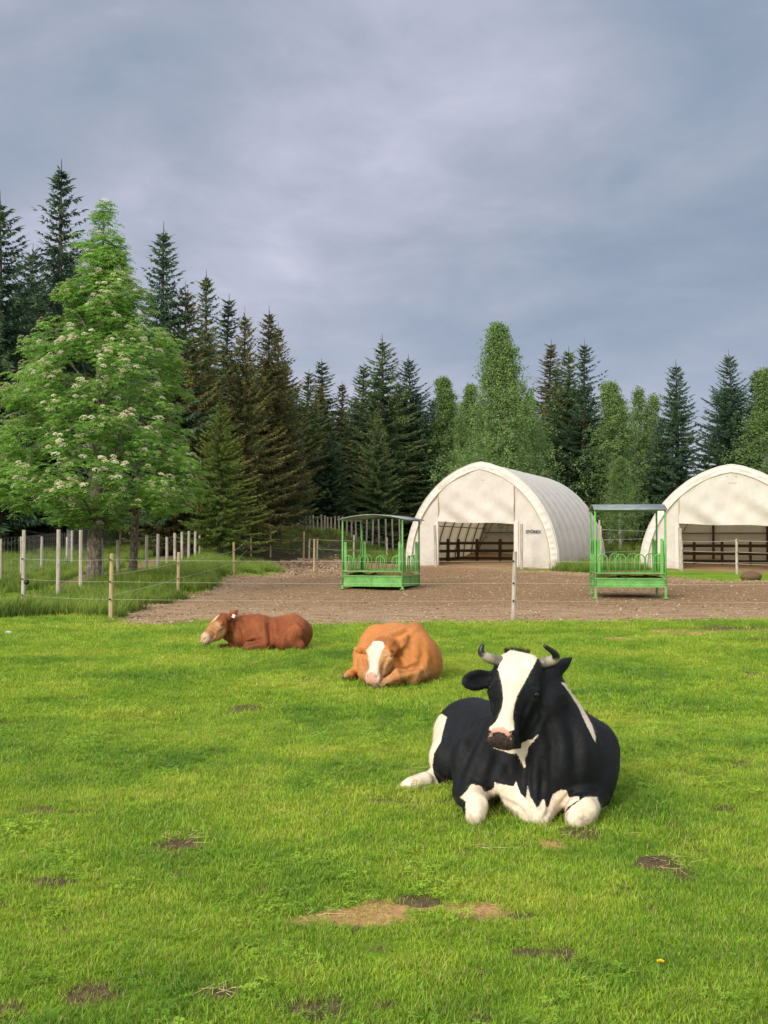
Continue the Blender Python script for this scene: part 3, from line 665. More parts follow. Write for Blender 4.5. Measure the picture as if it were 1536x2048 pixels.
def coat_material(name, black_white):
    m = Mat(name, .62, .25)
    m.b.inputs['Sheen Weight'].default_value = .0; m.b.inputs['Sheen Roughness'].default_value = .5
    oc = m.coord('obj')
    fine = m.noise(260, 3, .6, oc, (1, 1, .45)); mid = m.noise(26, 4, .6, oc); big = m.noise(5, 3, .5, oc)
    base = m.attr('coat', o='Color')
    base = m.mix(.55, base, m.ramp(mid, [(.3, .72), (.7, 1.22)]), 'MULTIPLY')
    base = m.mix(.5, base, m.ramp(fine, [(.3, .62), (.7, 1.3)]), 'MULTIPLY')
    e = m.math('ADD', m.attr('white'), m.math('MULTIPLY', m.math('SUBTRACT', m.noise(90, 3, .6, oc), .5), .013))
    fac = m.math('MULTIPLY', m.math('ADD', e, .0018), 280, True)
    wcol = m.mix(m.ramp(m.noise(9, 5, .6, oc), [(.35, 0), (.72, 1)]), black_white[0], black_white[1])
    wcol = m.mix(.35, wcol, m.ramp(fine, [(.3, .75), (.7, 1.12)]), 'MULTIPLY')
    c = m.mix(fac, base, wcol)
    # bare pink skin of nose and hoof creases
    pk = m.math('ADD', m.attr('pink'), m.math('MULTIPLY', m.math('SUBTRACT', m.noise(75, 3, .6, oc), .5), .03))
    pf = m.math('MULTIPLY', pk, 300, True)
    c = m.mix(pf, c, m.mix(m.noise(60, 2, .5, oc), (.55, .26, .20), (.72, .42, .33)))
    dk = m.math('MULTIPLY', m.math('ADD', m.attr('dark'), m.math('MULTIPLY', m.math('SUBTRACT', m.noise(75, 3, .6, oc), .5), .02)), 220, True)
    c = m.mix(dk, c, m.ramp(m.noise(55, 3, .6, oc), [(.35, (.016, .012, .011)), (.6, (.055, .034, .028))]))
    dt = m.math('MULTIPLY', m.math('MAXIMUM', m.attr('dirt'), 0.0), m.ramp(m.noise(22, 5, .65, oc), [(.38, 0), (.62, 1)]))
    c = m.mix(dt, c, (.13, .09, .05))
    m.color(c)
    m.bump(m.math('ADD', m.math('MULTIPLY', fine, .5), m.math('MULTIPLY', mid, 1.2)), .55, .006)
    return m.m
mh = Mat('horn', .38, .5); al = mh.attr('along')
hw = mh.noise(38, 3, .6, mh.coord('obj'))
mh.color(mh.ramp(mh.math('ADD', al, mh.math('MULTIPLY', mh.math('SUBTRACT', hw, .5), .22)), [(.0, (.05, .04, .035)), (.10, (.20, .17, .14)), (.22, (.14, .125, .11)), (.34, (.32, .28, .20)), (.54, (.46, .41, .29)), (.62, (.09, .08, .065)), (.68, (.010, .010, .012))]))
mh.bump(mh.noise(120, 3, .6, mh.coord('obj'), (1, 1, 1)), .3, .003); M_HORN = mh.m
me_ = Mat('eye', .08, .6); me_.color((.010, .007, .006)); M_EYE = me_.m
mo = Mat('hoof', .5, .4); mo.color(mo.mix(mo.noise(40, 4, .6, mo.coord('obj')), (.03, .025, .02), (.16, .12, .08))); mo.bump(mo.noise(90, 3), .4, .003); M_HOOF = mo.m
mf = Mat('tuft_hair', .6, .2); mf.color(mf.mix(mf.noise(60), (.012, .010, .010), (.05, .035, .025))); M_TUFT = mf.m
mtf = Mat('tail_hair', .7, .2); mtf.color(mtf.mix(mtf.noise(50), (.42, .30, .14), (.62, .50, .30))); M_TAIL = mtf.m

def creases(Vt, N, lines):
    """skin folds: (points in the picture, width m, depth m) pressed into the facing surface"""
    px, py = proj(Vt); mpp = Vt[:, 1] / F; dsp = np.zeros(len(Vt)); vw = np.array([0, 0, EYE]) - Vt; vw /= np.linalg.norm(vw, axis=1)[:, None]; fc = np.clip((N * vw).sum(1) * 2, 0, 1)
    for pts, w, dep in lines:
        dep = dep * (1.0 if Vt[:, 1].mean() < 9 else 1.45)
        d = np.full(len(Vt), 1e9); P_ = np.array(pts, float); M_ = len(P_) - 1; tpar = np.zeros(len(Vt))
        for i in range(M_):
            a, b = P_[i], P_[i + 1]; e = b - a; t = np.clip(((px - a[0]) * e[0] + (py - a[1]) * e[1]) / (e @ e), 0, 1); dd = np.hypot(px - a[0] - t * e[0], py - a[1] - t * e[1])
            c = dd < d; d = np.where(c, dd, d); tpar = np.where(c, (i + t) / M_, tpar)
        r = d * mpp / w; dsp += -dep * (np.exp(-r * r) - .45 * np.exp(-((r - 1.7) / .9) ** 2)) * np.sin(np.clip(tpar, .04, .96) * math.pi) ** .6 * fc
    return dsp
def coat_hair(root, O, Vt, N, n, L, w, mat, attrs, seed):
    rg_ = np.random.default_rng(seed); i = rg_.integers(0, len(Vt), n); p = Vt[i] - O + rg_.normal(0, .003, (n, 3)); nn_ = N[i]; g = np.array([-.25, .35, -1.0]) + rg_.normal(0, .25, (n, 3)); t = g - nn_ * (g * nn_).sum(1)[:, None]; t /= np.linalg.norm(t, axis=1)[:, None] + 1e-9
    d = t + nn_ * rg_.uniform(.18, .5, n)[:, None]; s = np.cross(d, nn_); s /= np.linalg.norm(s, axis=1)[:, None] + 1e-9; LL = (L * rg_.uniform(.5, 1.3, n))[:, None]
    v = np.stack([p - s * w, p + s * w, p + d * LL], 1).reshape(-1, 3); o = mesh_np('coat_hair', v, np.arange(3 * n).reshape(-1, 3), mat, root)
    for k, a in attrs.items():
        if k == 'coat': cattr(o, k, np.repeat(a[i] * rg_.uniform(.75, 1.35, (n, 1)), 3, axis=0))
        else: attr(o, k, np.repeat(a[i], 3))
    o['kind'] = 'stuff'
def finish_cow(B, name, h, mat, label, cat, group, coat, white, pink, dark, dirt, seed, amp=.004, lines=(), hair=(40000, .014, .0007)):
    Vt, Fc = B.mesh(h, lambda P: wob(P, 9, amp, seed) + wob(P, 27, amp * .35, seed + 2))
    N = vnormals(Vt, Fc); Vt = Vt + N * creases(Vt, N, lines)[:, None]; N = vnormals(Vt, Fc)
    base = Vt[:, :2].mean(0); O = np.array([base[0], base[1], gz(*base)])
    root = empty(name, O, label, cat, group)
    o = mesh_np('body', Vt - O, Fc, mat, root, True)
    at = dict(white=white(Vt, N), pink=pink(Vt, N), dark=dark(Vt, N), dirt=dirt(Vt, N), coat=coat(Vt, N))
    for k, a in at.items(): (cattr if k == 'coat' else attr)(o, k, a)
    coat_hair(root, O, Vt, N, *hair, mat, at, seed)
    return root, O, Vt, N
def hooves(root, O, pts, mat, c=1.0):
    """pts: list of (coronet, toe) pairs; each a cloven hoof of two claws, one mesh"""
    for a, b in pts:
        a = np.array(a) - O; b = np.array(b) - O; d = unit(b - a); sd_ = unit(np.cross(d, (0, 0, 1))); L = np.linalg.norm(b - a)
        B = Body()
        for q in (-1, 1):
            B.cap(a + sd_ * q * .021 * c, a + sd_ * q * .024 * c + d * L * .5, .026 * c, .023 * c, .01)
            B.cap(a + sd_ * q * .024 * c + d * L * .5, b + sd_ * q * .018 * c, .023 * c, .010 * c, .01)
        v, f = B.mesh(.006); mesh_np('hoof', v, f, mat, root, True)

# ---------- black and white cow, nearest
B = Body(); P = V
def Wp(x, y, z): return np.array([x, y, z], float)
# trunk
B.ell(Wp(.95, 7.34, .28), (.37, .60, .29), np.array([[.92, .38, 0], [-.38, .92, 0], [0, 0, 1]]), .1)
B.ell(Wp(1.02, 6.98, .27), (.33, .38, .28), None, .12)
B.cap(Wp(1.00, 6.98, .49), Wp(.90, 7.45, .39), .13, .12, .12)            # withers and spine
B.cap(Wp(.90, 7.45, .36), Wp(.66, 7.9, .34), .14, .13, .10)
B.ell(Wp(.64, 7.86, .25), (.27, .34, .23), None, .08)                      # hindquarters
B.cap(Wp(.52, 7.85, .40), Wp(.60, 7.98, .39), .075, .09, .07)              # hip bone
B.cap(Wp(.52, 7.85, .27), Wp(.45, 7.45, .19), .18, .145, .07)              # right thigh to stifle
B.cap(Wp(.43, 7.45, .17), Wp(.50, 7.55, .11), .13, .11, .06)
B.ell(Wp(.72, 7.15, .20), (.27, .42, .21), None, .09)                     # belly, right side
B.cap(Wp(1.17, 7.15, .19), Wp(1.17, 6.88, .20), .20, .19, .08)              # belly, left side
# right hind leg lying out to the side
B.chain([(P(884, 1558, 7.50), .095), (P(868, 1566, 7.42), .080), (P(846, 1568, 7.34), .062), (P(824, 1572, 7.30), .055), (P(804, 1580, 7.28), .040)], .03)
B.cap(P(850, 1560, 7.30), P(834, 1566, 7.26), .048, .042, .02)
B.cap(P(800, 1582, 7.26), P(795, 1587, 7.25), .028, .020, .015)
# chest, brisket, shoulders
B.ell(Wp(1.0, 6.72, .30), (.27, .22, .27), None, .1)
B.cap(P(1062, 1600, 6.60), P(1070, 1632, 6.45), .135, .075, .06)
B.cap(P(1030, 1585, 6.62), P(1066, 1636, 6.44), .08, .05, .05)
B.cap(P(1105, 1595, 6.62), P(1078, 1637, 6.44), .08, .05, .05)
B.cap(P(1180, 1500, 6.98), P(1178, 1575, 6.75), .17, .13, .09)            # left shoulder to elbow
B.cap(P(950, 1520, 6.85), P(940, 1580, 6.72), .15, .10, .09)              # right shoulder to elbow
B.cap(P(1000, 1480, 6.9), P(975, 1540, 6.75), .17, .13, .1)
# forelegs, folded: forearm forward to the knee, cannon folded back under
B.cap(P(938, 1585, 6.70), P(950, 1612, 6.47), .082, .068, .045)
B.cap(P(950, 1612, 6.47), P(951, 1630, 6.42), .066, .056, .03)
B.cap(P(951, 1634, 6.42), P(935, 1620, 6.78), .040, .036, .03)
B.cap(P(1178, 1592, 6.72), P(1163, 1622, 6.46), .096, .086, .05)
B.cap(P(1163, 1622, 6.46), P(1152, 1636, 6.42), .082, .064, .03)
B.cap(P(1156, 1638, 6.44), P(1180, 1620, 6.75), .045, .04, .03)
# neck
B.cap(Wp(1.02, 6.90, .40), P(1085, 1400, 6.68), .23, .150, .1)
B.cap(Wp(1.04, 6.98, .50), P(1085, 1352, 6.72), .13, .085, .09)
B.cap(Wp(1.02, 6.75, .36), P(1062, 1440, 6.62), .20, .11, .08)
B.cap(P(1060, 1470, 6.58), P(1068, 1580, 6.60), .05, .09, .06)            # dewlap
hA = Head(P(1038, 1314, 6.56), P(998, 1474, 6.28), (1.0, -.22, 0.03), w=1.12)
hA.build(B)
B.cap(hA.P(.10, 0, -.16), P(1078, 1395, 6.70), .11, .14, .06)
ear(B, hA.P(.085, -.105, -.10), P(925, 1366, 6.50), (0, .25, 1), .060, .014, -.8, pt=False)
ear(B, hA.P(.085, .105, -.13), P(1142, 1317, 6.74), (.8, .6, -.45), .046, .014, 0)
Z5 = lambda L: [(900 + u / 5.486, 1280 + v / 5.486) for u, v in L]
Z1 = lambda L: [(780 + u / 3.072, 1260 + v / 3.072) for u, v in L]
blaze = Z5([(560, 165), (640, 130), (700, 60), (830, 60), (900, 110), (965, 185), (930, 260), (880, 350), (835, 440), (790, 520), (740, 610), (705, 720), (690, 830), (700, 910), (705, 985), (640, 1010), (540, 1030), (430, 990), (440, 950), (490, 910), (530, 850), (570, 740), (585, 640), (575, 520), (550, 400), (525, 320), (550, 240)])
chin = Z5([(460, 1180), (700, 1200), (780, 1190), (790, 1130), (850, 1100), (900, 1090), (970, 1030), (970, 1050), (900, 1130), (860, 1180), (850, 1240), (820, 1300), (830, 1390), (815, 1410), (760, 1290), (730, 1240), (680, 1250), (600, 1225)])
stripe = Z1([(1050, 320), (1080, 325), (1150, 420), (1195, 500), (1240, 580), (1264, 660), (1260, 690), (1235, 640), (1195, 560), (1155, 470), (1100, 385)])
thigh = Z1([(318, 515), (350, 535), (335, 590), (310, 690), (270, 760), (262, 830), (268, 880), (290, 930), (330, 1000), (385, 1060), (400, 1100), (330, 1110), (-40, 1110), (-40, 860), (215, 860), (190, 800), (190, 690), (240, 560)])
legr = Z1([(500, 945), (560, 960), (590, 1010), (595, 1100), (620, 1260), (440, 1260), (465, 1130), (465, 1050), (430, 1030), (470, 990)])
brisket = Z1([(560, 1000), (620, 985), (645, 960), (640, 935), (700, 950), (760, 960), (775, 930), (800, 1000), (835, 1040), (845, 945), (860, 1020), (905, 1095), (945, 1030), (960, 1090), (975, 1085), (1000, 1010), (1050, 980), (1085, 985), (1100, 1030), (1160, 1020), (1165, 1040), (1090, 1090), (1060, 1150), (1060, 1280), (560, 1280)])
kneel = Z1([(1050, 1150), (1120, 1080), (1200, 1025), (1270, 1025), (1300, 1100), (1280, 1280), (1040, 1280)])
spot = Z1([(385, 400), (435, 398), (432, 418), (395, 424)])
def inhead(h, Vt):
    q = (Vt - h.o) @ h.M().T / h.c; return (q[:, 0] > -.08) & (q[:, 0] < .58) & (np.abs(q[:, 1]) < .17) & (q[:, 2] > -.24), q
def whiteA(Vt, N):
    px, py = proj(Vt); ih, q = inhead(hA, Vt); mpp = Vt[:, 1] / F
    w = np.full(len(Vt), -1.0)
    def add(poly, cond):
        nonlocal w; w = np.where(cond, np.maximum(w, poly_sd(px, py, poly) * mpp), w)
    add(blaze, ih & (q[:, 2] > -.15)); add(chin, Vt[:, 1] < 6.9)
    add(stripe, Vt[:, 0] > .9); add(thigh, (Vt[:, 1] > 7.0) & (Vt[:, 0] < .75)); add(spot, Vt[:, 1] > 7.5)
    add(legr, Vt[:, 1] < 6.85); add(brisket, Vt[:, 1] < 6.95); add(kneel, (Vt[:, 1] < 6.9) & (Vt[:, 0] > .95))
    under = (.07 - Vt[:, 2]) * (N[:, 2] < -.2) - .02
    return np.maximum(w, np.where(Vt[:, 1] > 6.5, under, -1))
def pinkA(Vt, N):
    ih, q = inhead(hA, Vt)
    r = lambda a, s_, ra, rs: 1 - np.hypot((q[:, 0] - a) / ra, (q[:, 1] - s_) / rs)
    v = np.maximum.reduce([r(.482, .0, .026, .062), r(.510, -.050, .036, .022), r(.515, .044, .044, .022), r(.502, .02, .028, .040), r(.505, -.018, .02, .03)]) * .02
    px, py = proj(Vt)
    foot = [(845 + 14, 1583, 7, 10), (831, 1562, 6, 4), (812, 1574, 5, 4)]
    for a, b, ra, rb in foot: v = np.maximum(v, np.where(Vt[:, 1] > 7, (1 - np.hypot((px - a) / ra, (py - b) / rb)) * .02, -1))
    return np.where(ih | (Vt[:, 1] > 7), v, -1)
def darkA(Vt, N):
    ih, q = inhead(hA, Vt); px, py = proj(Vt)
    d = np.where(ih, np.minimum(.08 - np.hypot(q[:, 0] - .56, (q[:, 1]) * .75), q[:, 0] - .480), -1)
    d = np.where(ih & (q[:, 2] < -.135), -1, d)
    for a, b, ra, rb in [(842, 1586, 9, 4), (804, 1588, 7, 6)]:
        d = np.maximum(d, np.where(Vt[:, 1] > 7, (1 - np.hypot((px - a) / ra, (py - b) / rb)) * .02, -1))
    return d
def dirtA(Vt, N): return .75 * (1 - sstep(.03, .15, Vt[:, 2])) * (fbm(Vt[:, 0] * 9, Vt[:, 1] * 9, 3, 3) > .45) * .8
mA = coat_material('black_white_coat', ((.80, .71, .56), (.72, .58, .42)))
cowA, OA, VA, NA = finish_cow(B, 'cow', .0085, mA, 'black and white horned cow lying nearest the camera, facing us', 'cow', 'cattle resting on the pasture',
    lambda v, n: np.tile((.0052, .0060, .0078), (len(v), 1)), whiteA, pinkA, darkA, dirtA, 1, lines=[
    ([(990, 1408), (962, 1450), (938, 1500), (918, 1545), (908, 1592)], .035, .030), ([(925, 1425), (905, 1470), (896, 1520)], .05, .012), ([(1000, 1500), (985, 1545), (975, 1575)], .03, .012),
    ([(1088, 1425), (1105, 1490), (1102, 1560)], .030, .016), ([(1128, 1405), (1150, 1480), (1152, 1570)], .032, .018), ([(1062, 1510), (1056, 1560), (1066, 1625)], .018, .014), ([(1085, 1520), (1084, 1570), (1078, 1630)], .016, .010),
    ([(974, 1570), (984, 1602), (1030, 1634)], .016, .016), ([(1120, 1612), (1138, 1592), (1190, 1586)], .018, .018), ([(990, 1592), (1035, 1612), (1062, 1642)], .012, .009), ([(1100, 1600), (1095, 1625), (1082, 1645)], .012, .009),
    ([(1195, 1470), (1208, 1530), (1200, 1590)], .04, .012), ([(1056, 1402), (1048, 1432), (1036, 1458)], .012, .006), ([(1078, 1400), (1084, 1435), (1062, 1472)], .016, .008), ([(1056, 1375), (1066, 1370), (1080, 1376)], .006, .005), ([(1056, 1392), (1068, 1395), (1080, 1390)], .006, .004),
    ([(984, 1400), (986, 1430), (984, 1452)], .010, .005), ([(936, 1362), (950, 1372), (968, 1372)], .012, -.006), ([(1040, 1345), (1030, 1400), (1012, 1450)], .03, -.006)], hair=(110000, .012, .0007))
for q in (-1, 1): ico('eye', hA.P(.184, q * .116, -.066) - OA, .019, M_EYE, cowA)
horn([P(1000, 1322, 6.60) - OA, P(984, 1318, 6.56) - OA, P(968, 1311, 6.53) - OA, P(962, 1302, 6.52) - OA, P(966, 1288, 6.52) - OA], .031, M_HORN, cowA)
horn([P(1080, 1328, 6.66) - OA, P(1096, 1324, 6.64) - OA, P(1111, 1317, 6.60) - OA, P(1108, 1306, 6.56) - OA, P(1088, 1291, 6.53) - OA], .033, M_HORN, cowA)
qa = (VA - hA.o) @ hA.M().T
idx = np.flatnonzero((qa[:, 0] < .03) & (np.abs(qa[:, 1]) < .10) & (qa[:, 2] > -.16) & (qa[:, 2] < -.05) & (VA[:, 2] > .93))
rng = np.random.default_rng(4)
if len(idx): fur_strands('forelock', VA - OA, NA, rng.choice(idx, 900), .035, .0012, M_TUFT, cowA, 0, 2, (0, 0, .8), .35)
tb = MB(); tb.tube([P(858, 1549, 7.8) - OA, P(842, 1544, 7.75) - OA, P(826, 1545, 7.7) - OA], [.014, .012, .008], 8); tb.build('tail', M_TAIL, cowA, True)
tv = []; tf = []
for i in range(260):
    a = P(850 - rng.uniform(0, 25), 1545 + rng.uniform(-2, 5), 7.72) - OA; b = a + np.array([-rng.uniform(.04, .10), rng.uniform(-.05, .05), rng.uniform(-.05, .02)]); w = np.array([0, 0, .0012])
    tv += [a - w, a + w, b]; tf.append((3 * i, 3 * i + 1, 3 * i + 2))
mesh_np('tail_switch', tv, np.array(tf), M_TAIL, cowA)

# ---------- tan cow with a white blaze, resting her head low
mB = coat_material('tan_coat', ((.74, .66, .54), (.66, .55, .42)))
B = Body()
B.ell(V(796, 1314, 13.2), (.42, .60, .33), np.array([[.96, .28, 0], [-.28, .96, 0], [0, 0, 1]]), .1)
B.ell(V(812, 1315, 12.85), (.36, .40, .34), None, .1)
B.cap(V(826, 1272, 12.95), V(790, 1272, 13.6), .12, .13, .09)
B.cap(V(831, 1258, 12.95), V(829, 1264, 13.1), .072, .085, .045)          # withers hump
B.cap(V(790, 1274, 13.5), V(752, 1272, 13.9), .15, .135, .09)
B.ell(V(752, 1300, 13.7), (.19, .36, .25), None, .09)
B.cap(V(743, 1285, 13.6), V(731, 1312, 13.2), .14, .11, .07)
B.cap(V(726, 1312, 13.2), V(719, 1334, 13.0), .12, .075, .06)
B.chain([(V(722, 1338, 13.0), .075), (V(711, 1344, 12.9), .055), (V(700, 1349, 12.8), .045), (V(694, 1352, 12.75), .036)], .03)
B.cap(V(850, 1305, 13.1), V(856, 1330, 12.9), .15, .14, .08)
B.ell(V(852, 1328, 13.05), (.165, .40, .22), None, .08)
B.ell(V(790, 1335, 12.6), (.24, .22, .17), None, .1)
B.cap(V(825, 1305, 12.8), V(834, 1345, 12.55), .17, .11, .08)
B.cap(V(834, 1345, 12.5), V(822, 1358, 12.35), .095, .075, .04)          # elbow
B.cap(V(826, 1352, 12.36), V(795, 1350, 12.2), .072, .056, .04)          # forearm
B.cap(V(795, 1350, 12.2), V(768, 1366, 12.15), .052, .042, .03)
B.cap(V(768, 1366, 12.15), V(752, 1372, 12.1), .040, .036, .03)
B.cap(V(800, 1366, 12.4), V(775, 1368, 12.4), .045, .045, .03)
B.cap(V(735, 1325, 12.8), V(733, 1345, 12.5), .12, .09, .07)
B.cap(V(733, 1345, 12.5), V(745, 1362, 12.2), .08, .055, .05)
B.cap(V(812, 1300, 12.8), V(776, 1298, 12.5), .21, .15, .09)            # neck
B.cap(V(825, 1275, 12.9), V(776, 1284, 12.5), .13, .09, .08)
hB = Head(V(764, 1279, 12.36), V(738, 1359, 12.02), (1.0, -.50, .02), c=.97, w=1.1)
hB.build(B)
ear(B, hB.P(.085, .115, -.10), V(815, 1269, 12.55), (.5, -.4, -.7), .055, .016, 0)
ear(B, hB.P(.085, -.115, -.10), V(709, 1297, 12.35), (0, 0, 1), .045, .016, .8)
Z2 = lambda L: [(640 + u / 5.486, 1220 + v / 5.486) for u, v in L]
blB = Z2([(590, 340), (650, 340), (695, 350), (710, 400), (680, 450), (655, 510), (640, 580), (640, 640), (655, 700), (650, 800), (440, 800), (440, 680), (500, 620), (520, 560), (515, 500), (490, 460), (540, 400)])
def whiteB(Vt, N):
    px, py = proj(Vt); ih, q = inhead(hB, Vt); w = np.where(ih & (q[:, 2] > -.14), poly_sd(px, py, blB) * Vt[:, 1] / F, -1)
    return w
def pinkB(Vt, N):
    ih, q = inhead(hB, Vt); v = (1 - np.hypot((q[:, 0] - .50) / .045, q[:, 1] / .075)) * .05
    return np.where(ih & (q[:, 2] > -.115), v, -1)
def darkB(Vt, N):
    ih, q = inhead(hB, Vt); v = np.full(len(Vt), -1.)
    for s_ in (-1, 1): v = np.maximum(v, .012 - np.sqrt((q[:, 0] - .495) ** 2 + (q[:, 1] - s_ * .045) ** 2 + (q[:, 2] + .045) ** 2))
    v = np.maximum(v, np.where(q[:, 2] < -.155, .03 - np.abs(q[:, 0] - .50), -1))
    return np.where(ih, v, -1)
def coatB(Vt, N):
    base = np.tile((.56, .200, .045), (len(Vt), 1)); f = fbm(Vt[:, 0] * 3, Vt[:, 2] * 3 + Vt[:, 1], 4, 8)[:, None]
    pale = np.array((.56, .29, .10)); red = np.array((.30, .10, .028))
    c = base * (1 - f * .5) + pale * f * .5
    ih, q = inhead(hB, Vt); k = (ih & (q[:, 0] > .14))[:, None] * .7; c = c * (1 - k) + np.array((.52, .31, .15)) * k
    pol = (np.exp(-((q[:, 0] - .02) / .09) ** 2) * ih)[:, None]; c = c * (1 - pol * .9) + red * pol * .9
    legs = (1 - sstep(.1, .32, Vt[:, 2]))[:, None] * (Vt[:, 1] < 12.75)[:, None]; c = c * (1 - legs * .45) + np.array((.40, .215, .10)) * legs * .45
    wt = np.exp(-((Vt - V(829, 1266, 13)) ** 2).sum(1) / .05)[:, None]; c = c * (1 - wt * .75) + red * wt * .75
    lowr = (sstep(860, 885, proj(Vt)[0]) * .35)[:, None]; c = c * (1 - lowr) + red * .9 * lowr
    return c
cowB, OB, VB, NB = finish_cow(B, 'cow', .0115, mB, 'tan cow with white blaze and pink nose, resting her head low', 'cow', 'cattle resting on the pasture',
    coatB, whiteB, pinkB, darkB, dirtA, 3, lines=[
    ([(784, 1296), (796, 1320), (806, 1342)], .035, .03), ([(802, 1344), (828, 1336), (846, 1330)], .03, .022), ([(848, 1340), (842, 1362)], .03, .02), ([(856, 1285), (866, 1318), (862, 1350)], .05, .014), ([(782, 1274), (808, 1264), (822, 1254)], .03, .02),
    ([(842, 1282), (846, 1310), (838, 1335)], .04, .014), ([(716, 1290), (727, 1302), (726, 1325)], .03, .02), ([(748, 1258), (740, 1275), (724, 1290)], .04, .014), ([(795, 1284), (803, 1305), (812, 1325)], .03, .014), ([(772, 1318), (764, 1340), (758, 1352)], .02, .008), ([(764, 1306), (772, 1305), (780, 1308)], .008, .006), ([(764, 1315), (772, 1316), (780, 1313)], .008, .004)], hair=(60000, .018, .0011))
for q in (-1, 1): ico('eye', hB.P(.184, q * .116, -.066) - OB, .019, M_EYE, cowB)
hooves(cowB, OB, [(V(699, 1350, 12.8), V(687, 1356, 12.72)), (V(754, 1371, 12.12), V(744, 1375, 12.05))], M_HOOF)

# ---------- red-brown young cow seen from her left side
mC = coat_material('red_coat', ((.66, .50, .32), (.58, .40, .22)))
B = Body()
Yc = 16.6
B.ell(V(552, 1272, Yc), (.48, .36, .245), None, .1)
B.ell(V(505, 1266, Yc - .05), (.30, .28, .235), None, .1)
B.cap(V(480, 1252, Yc), V(525, 1248, Yc), .12, .12, .08)
B.cap(V(542, 1254, Yc), V(585, 1245, Yc), .12, .125, .07)
B.ell(V(588, 1268, Yc), (.24, .33, .25), None, .08)
B.cap(V(598, 1250, Yc - .12), V(606, 1262, Yc), .08, .12, .08)
B.cap(V(592, 1262, Yc - .25), V(570, 1284, Yc - .35), .15, .12, .08)     # thigh
B.cap(V(570, 1284, Yc - .35), V(600, 1291, Yc - .35), .10, .07, .05)
B.cap(V(612, 1255, Yc + .05), V(618, 1272, Yc + .02), .035, .025, .03)   # tail
B.cap(V(518, 1262, Yc - .22), V(530, 1284, Yc - .32), .14, .10, .07)     # shoulder to elbow
B.cap(V(533, 1290, Yc - .36), V(497, 1294, Yc - .42), .082, .075, .04)   # forearm
B.cap(V(497, 1295, Yc - .42), V(520, 1300, Yc - .40), .05, .04, .03)
B.cap(V(500, 1288, Yc + .1), V(470, 1297, Yc + .02), .11, .055, .05)
B.cap(V(474, 1298, Yc - .1), V(452, 1294, Yc - .14), .050, .038, .03)
B.cap(V(452, 1294, Yc - .14), V(440, 1293, Yc - .15), .038, .034, .02)
B.cap(V(505, 1262, Yc), V(463, 1248, Yc - .1), .21, .125, .09)           # neck
B.cap(V(488, 1280, Yc - .05), V(455, 1268, Yc - .1), .13, .085, .08)
hC = Head(V(441, 1228, Yc - .28), V(405, 1271, Yc - .52), (.68, -.68, .05), c=.92, w=1.12)
hC.build(B)
B.cap(hC.P(.1, 0, -.15), V(466, 1248, Yc - .1), .10, .12, .06)
ear(B, hC.P(.075, .095, -.09), V(475, 1220, Yc - .24), (.3, .3, .9), .052, .014, -.8)
ear(B, hC.P(.075, -.10, -.10), V(419, 1243, Yc - .12), (.1, .3, .9), .036, .015, 0)
def whiteC(Vt, N):
    ih, q = inhead(hC, Vt)
    w = .050 - np.hypot((q[:, 0] - .11) * .5, (q[:, 1] + .01) * 1.2)
    return np.where(ih & (q[:, 2] > -.08), w, -1)
def pinkC(Vt, N): return np.full(len(Vt), -1.)
def darkC(Vt, N):
    ih, q = inhead(hC, Vt); v = np.full(len(Vt), -1.)
    for s_ in (-1, 1):
        v = np.maximum(v, .023 - np.sqrt((q[:, 0] - .495) ** 2 + (q[:, 1] - s_ * .045) ** 2 + (q[:, 2] + .045) ** 2))
    v = np.maximum(v, np.where(q[:, 0] > .45, .010 - np.abs(q[:, 2] + .128), -1))
    return np.where(ih, v, -1)
def coatC(Vt, N):
    f = fbm(Vt[:, 0] * 5, Vt[:, 2] * 5 + Vt[:, 1], 4, 11)[:, None]
    c = np.array((.20, .052, .016)) * (1 - f) + np.array((.33, .098, .030)) * f
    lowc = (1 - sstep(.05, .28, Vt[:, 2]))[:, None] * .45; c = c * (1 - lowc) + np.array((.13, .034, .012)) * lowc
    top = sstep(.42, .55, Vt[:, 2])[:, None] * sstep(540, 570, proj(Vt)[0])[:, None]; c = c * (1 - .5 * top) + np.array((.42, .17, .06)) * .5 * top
    ih, q = inhead(hC, Vt)
    k = (ih * sstep(.12, .22, q[:, 0]))[:, None]; c = c * (1 - k * .8) + np.array((.46, .235, .10)) * k * .8
    m_ = (ih * sstep(.38, .44, q[:, 0]))[:, None]; c = c * (1 - m_ * .8) + np.array((.58, .43, .31)) * m_ * .8
    eyr = np.exp(-((q[:, 0] - .2) ** 2 + (np.abs(q[:, 1]) - .10) ** 2) / .0016)[:, None] * ih[:, None]; c = c * (1 - .6 * eyr) + np.array((.55, .38, .22)) * .6 * eyr
    pl_ = (np.exp(-((q[:, 0] + .0) / .10) ** 2) * ih)[:, None]; c = c * (1 - pl_ * .6) + np.array((.16, .045, .016)) * pl_ * .6
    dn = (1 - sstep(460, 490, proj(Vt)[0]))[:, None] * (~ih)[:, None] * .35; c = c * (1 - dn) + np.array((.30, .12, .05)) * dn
    return c
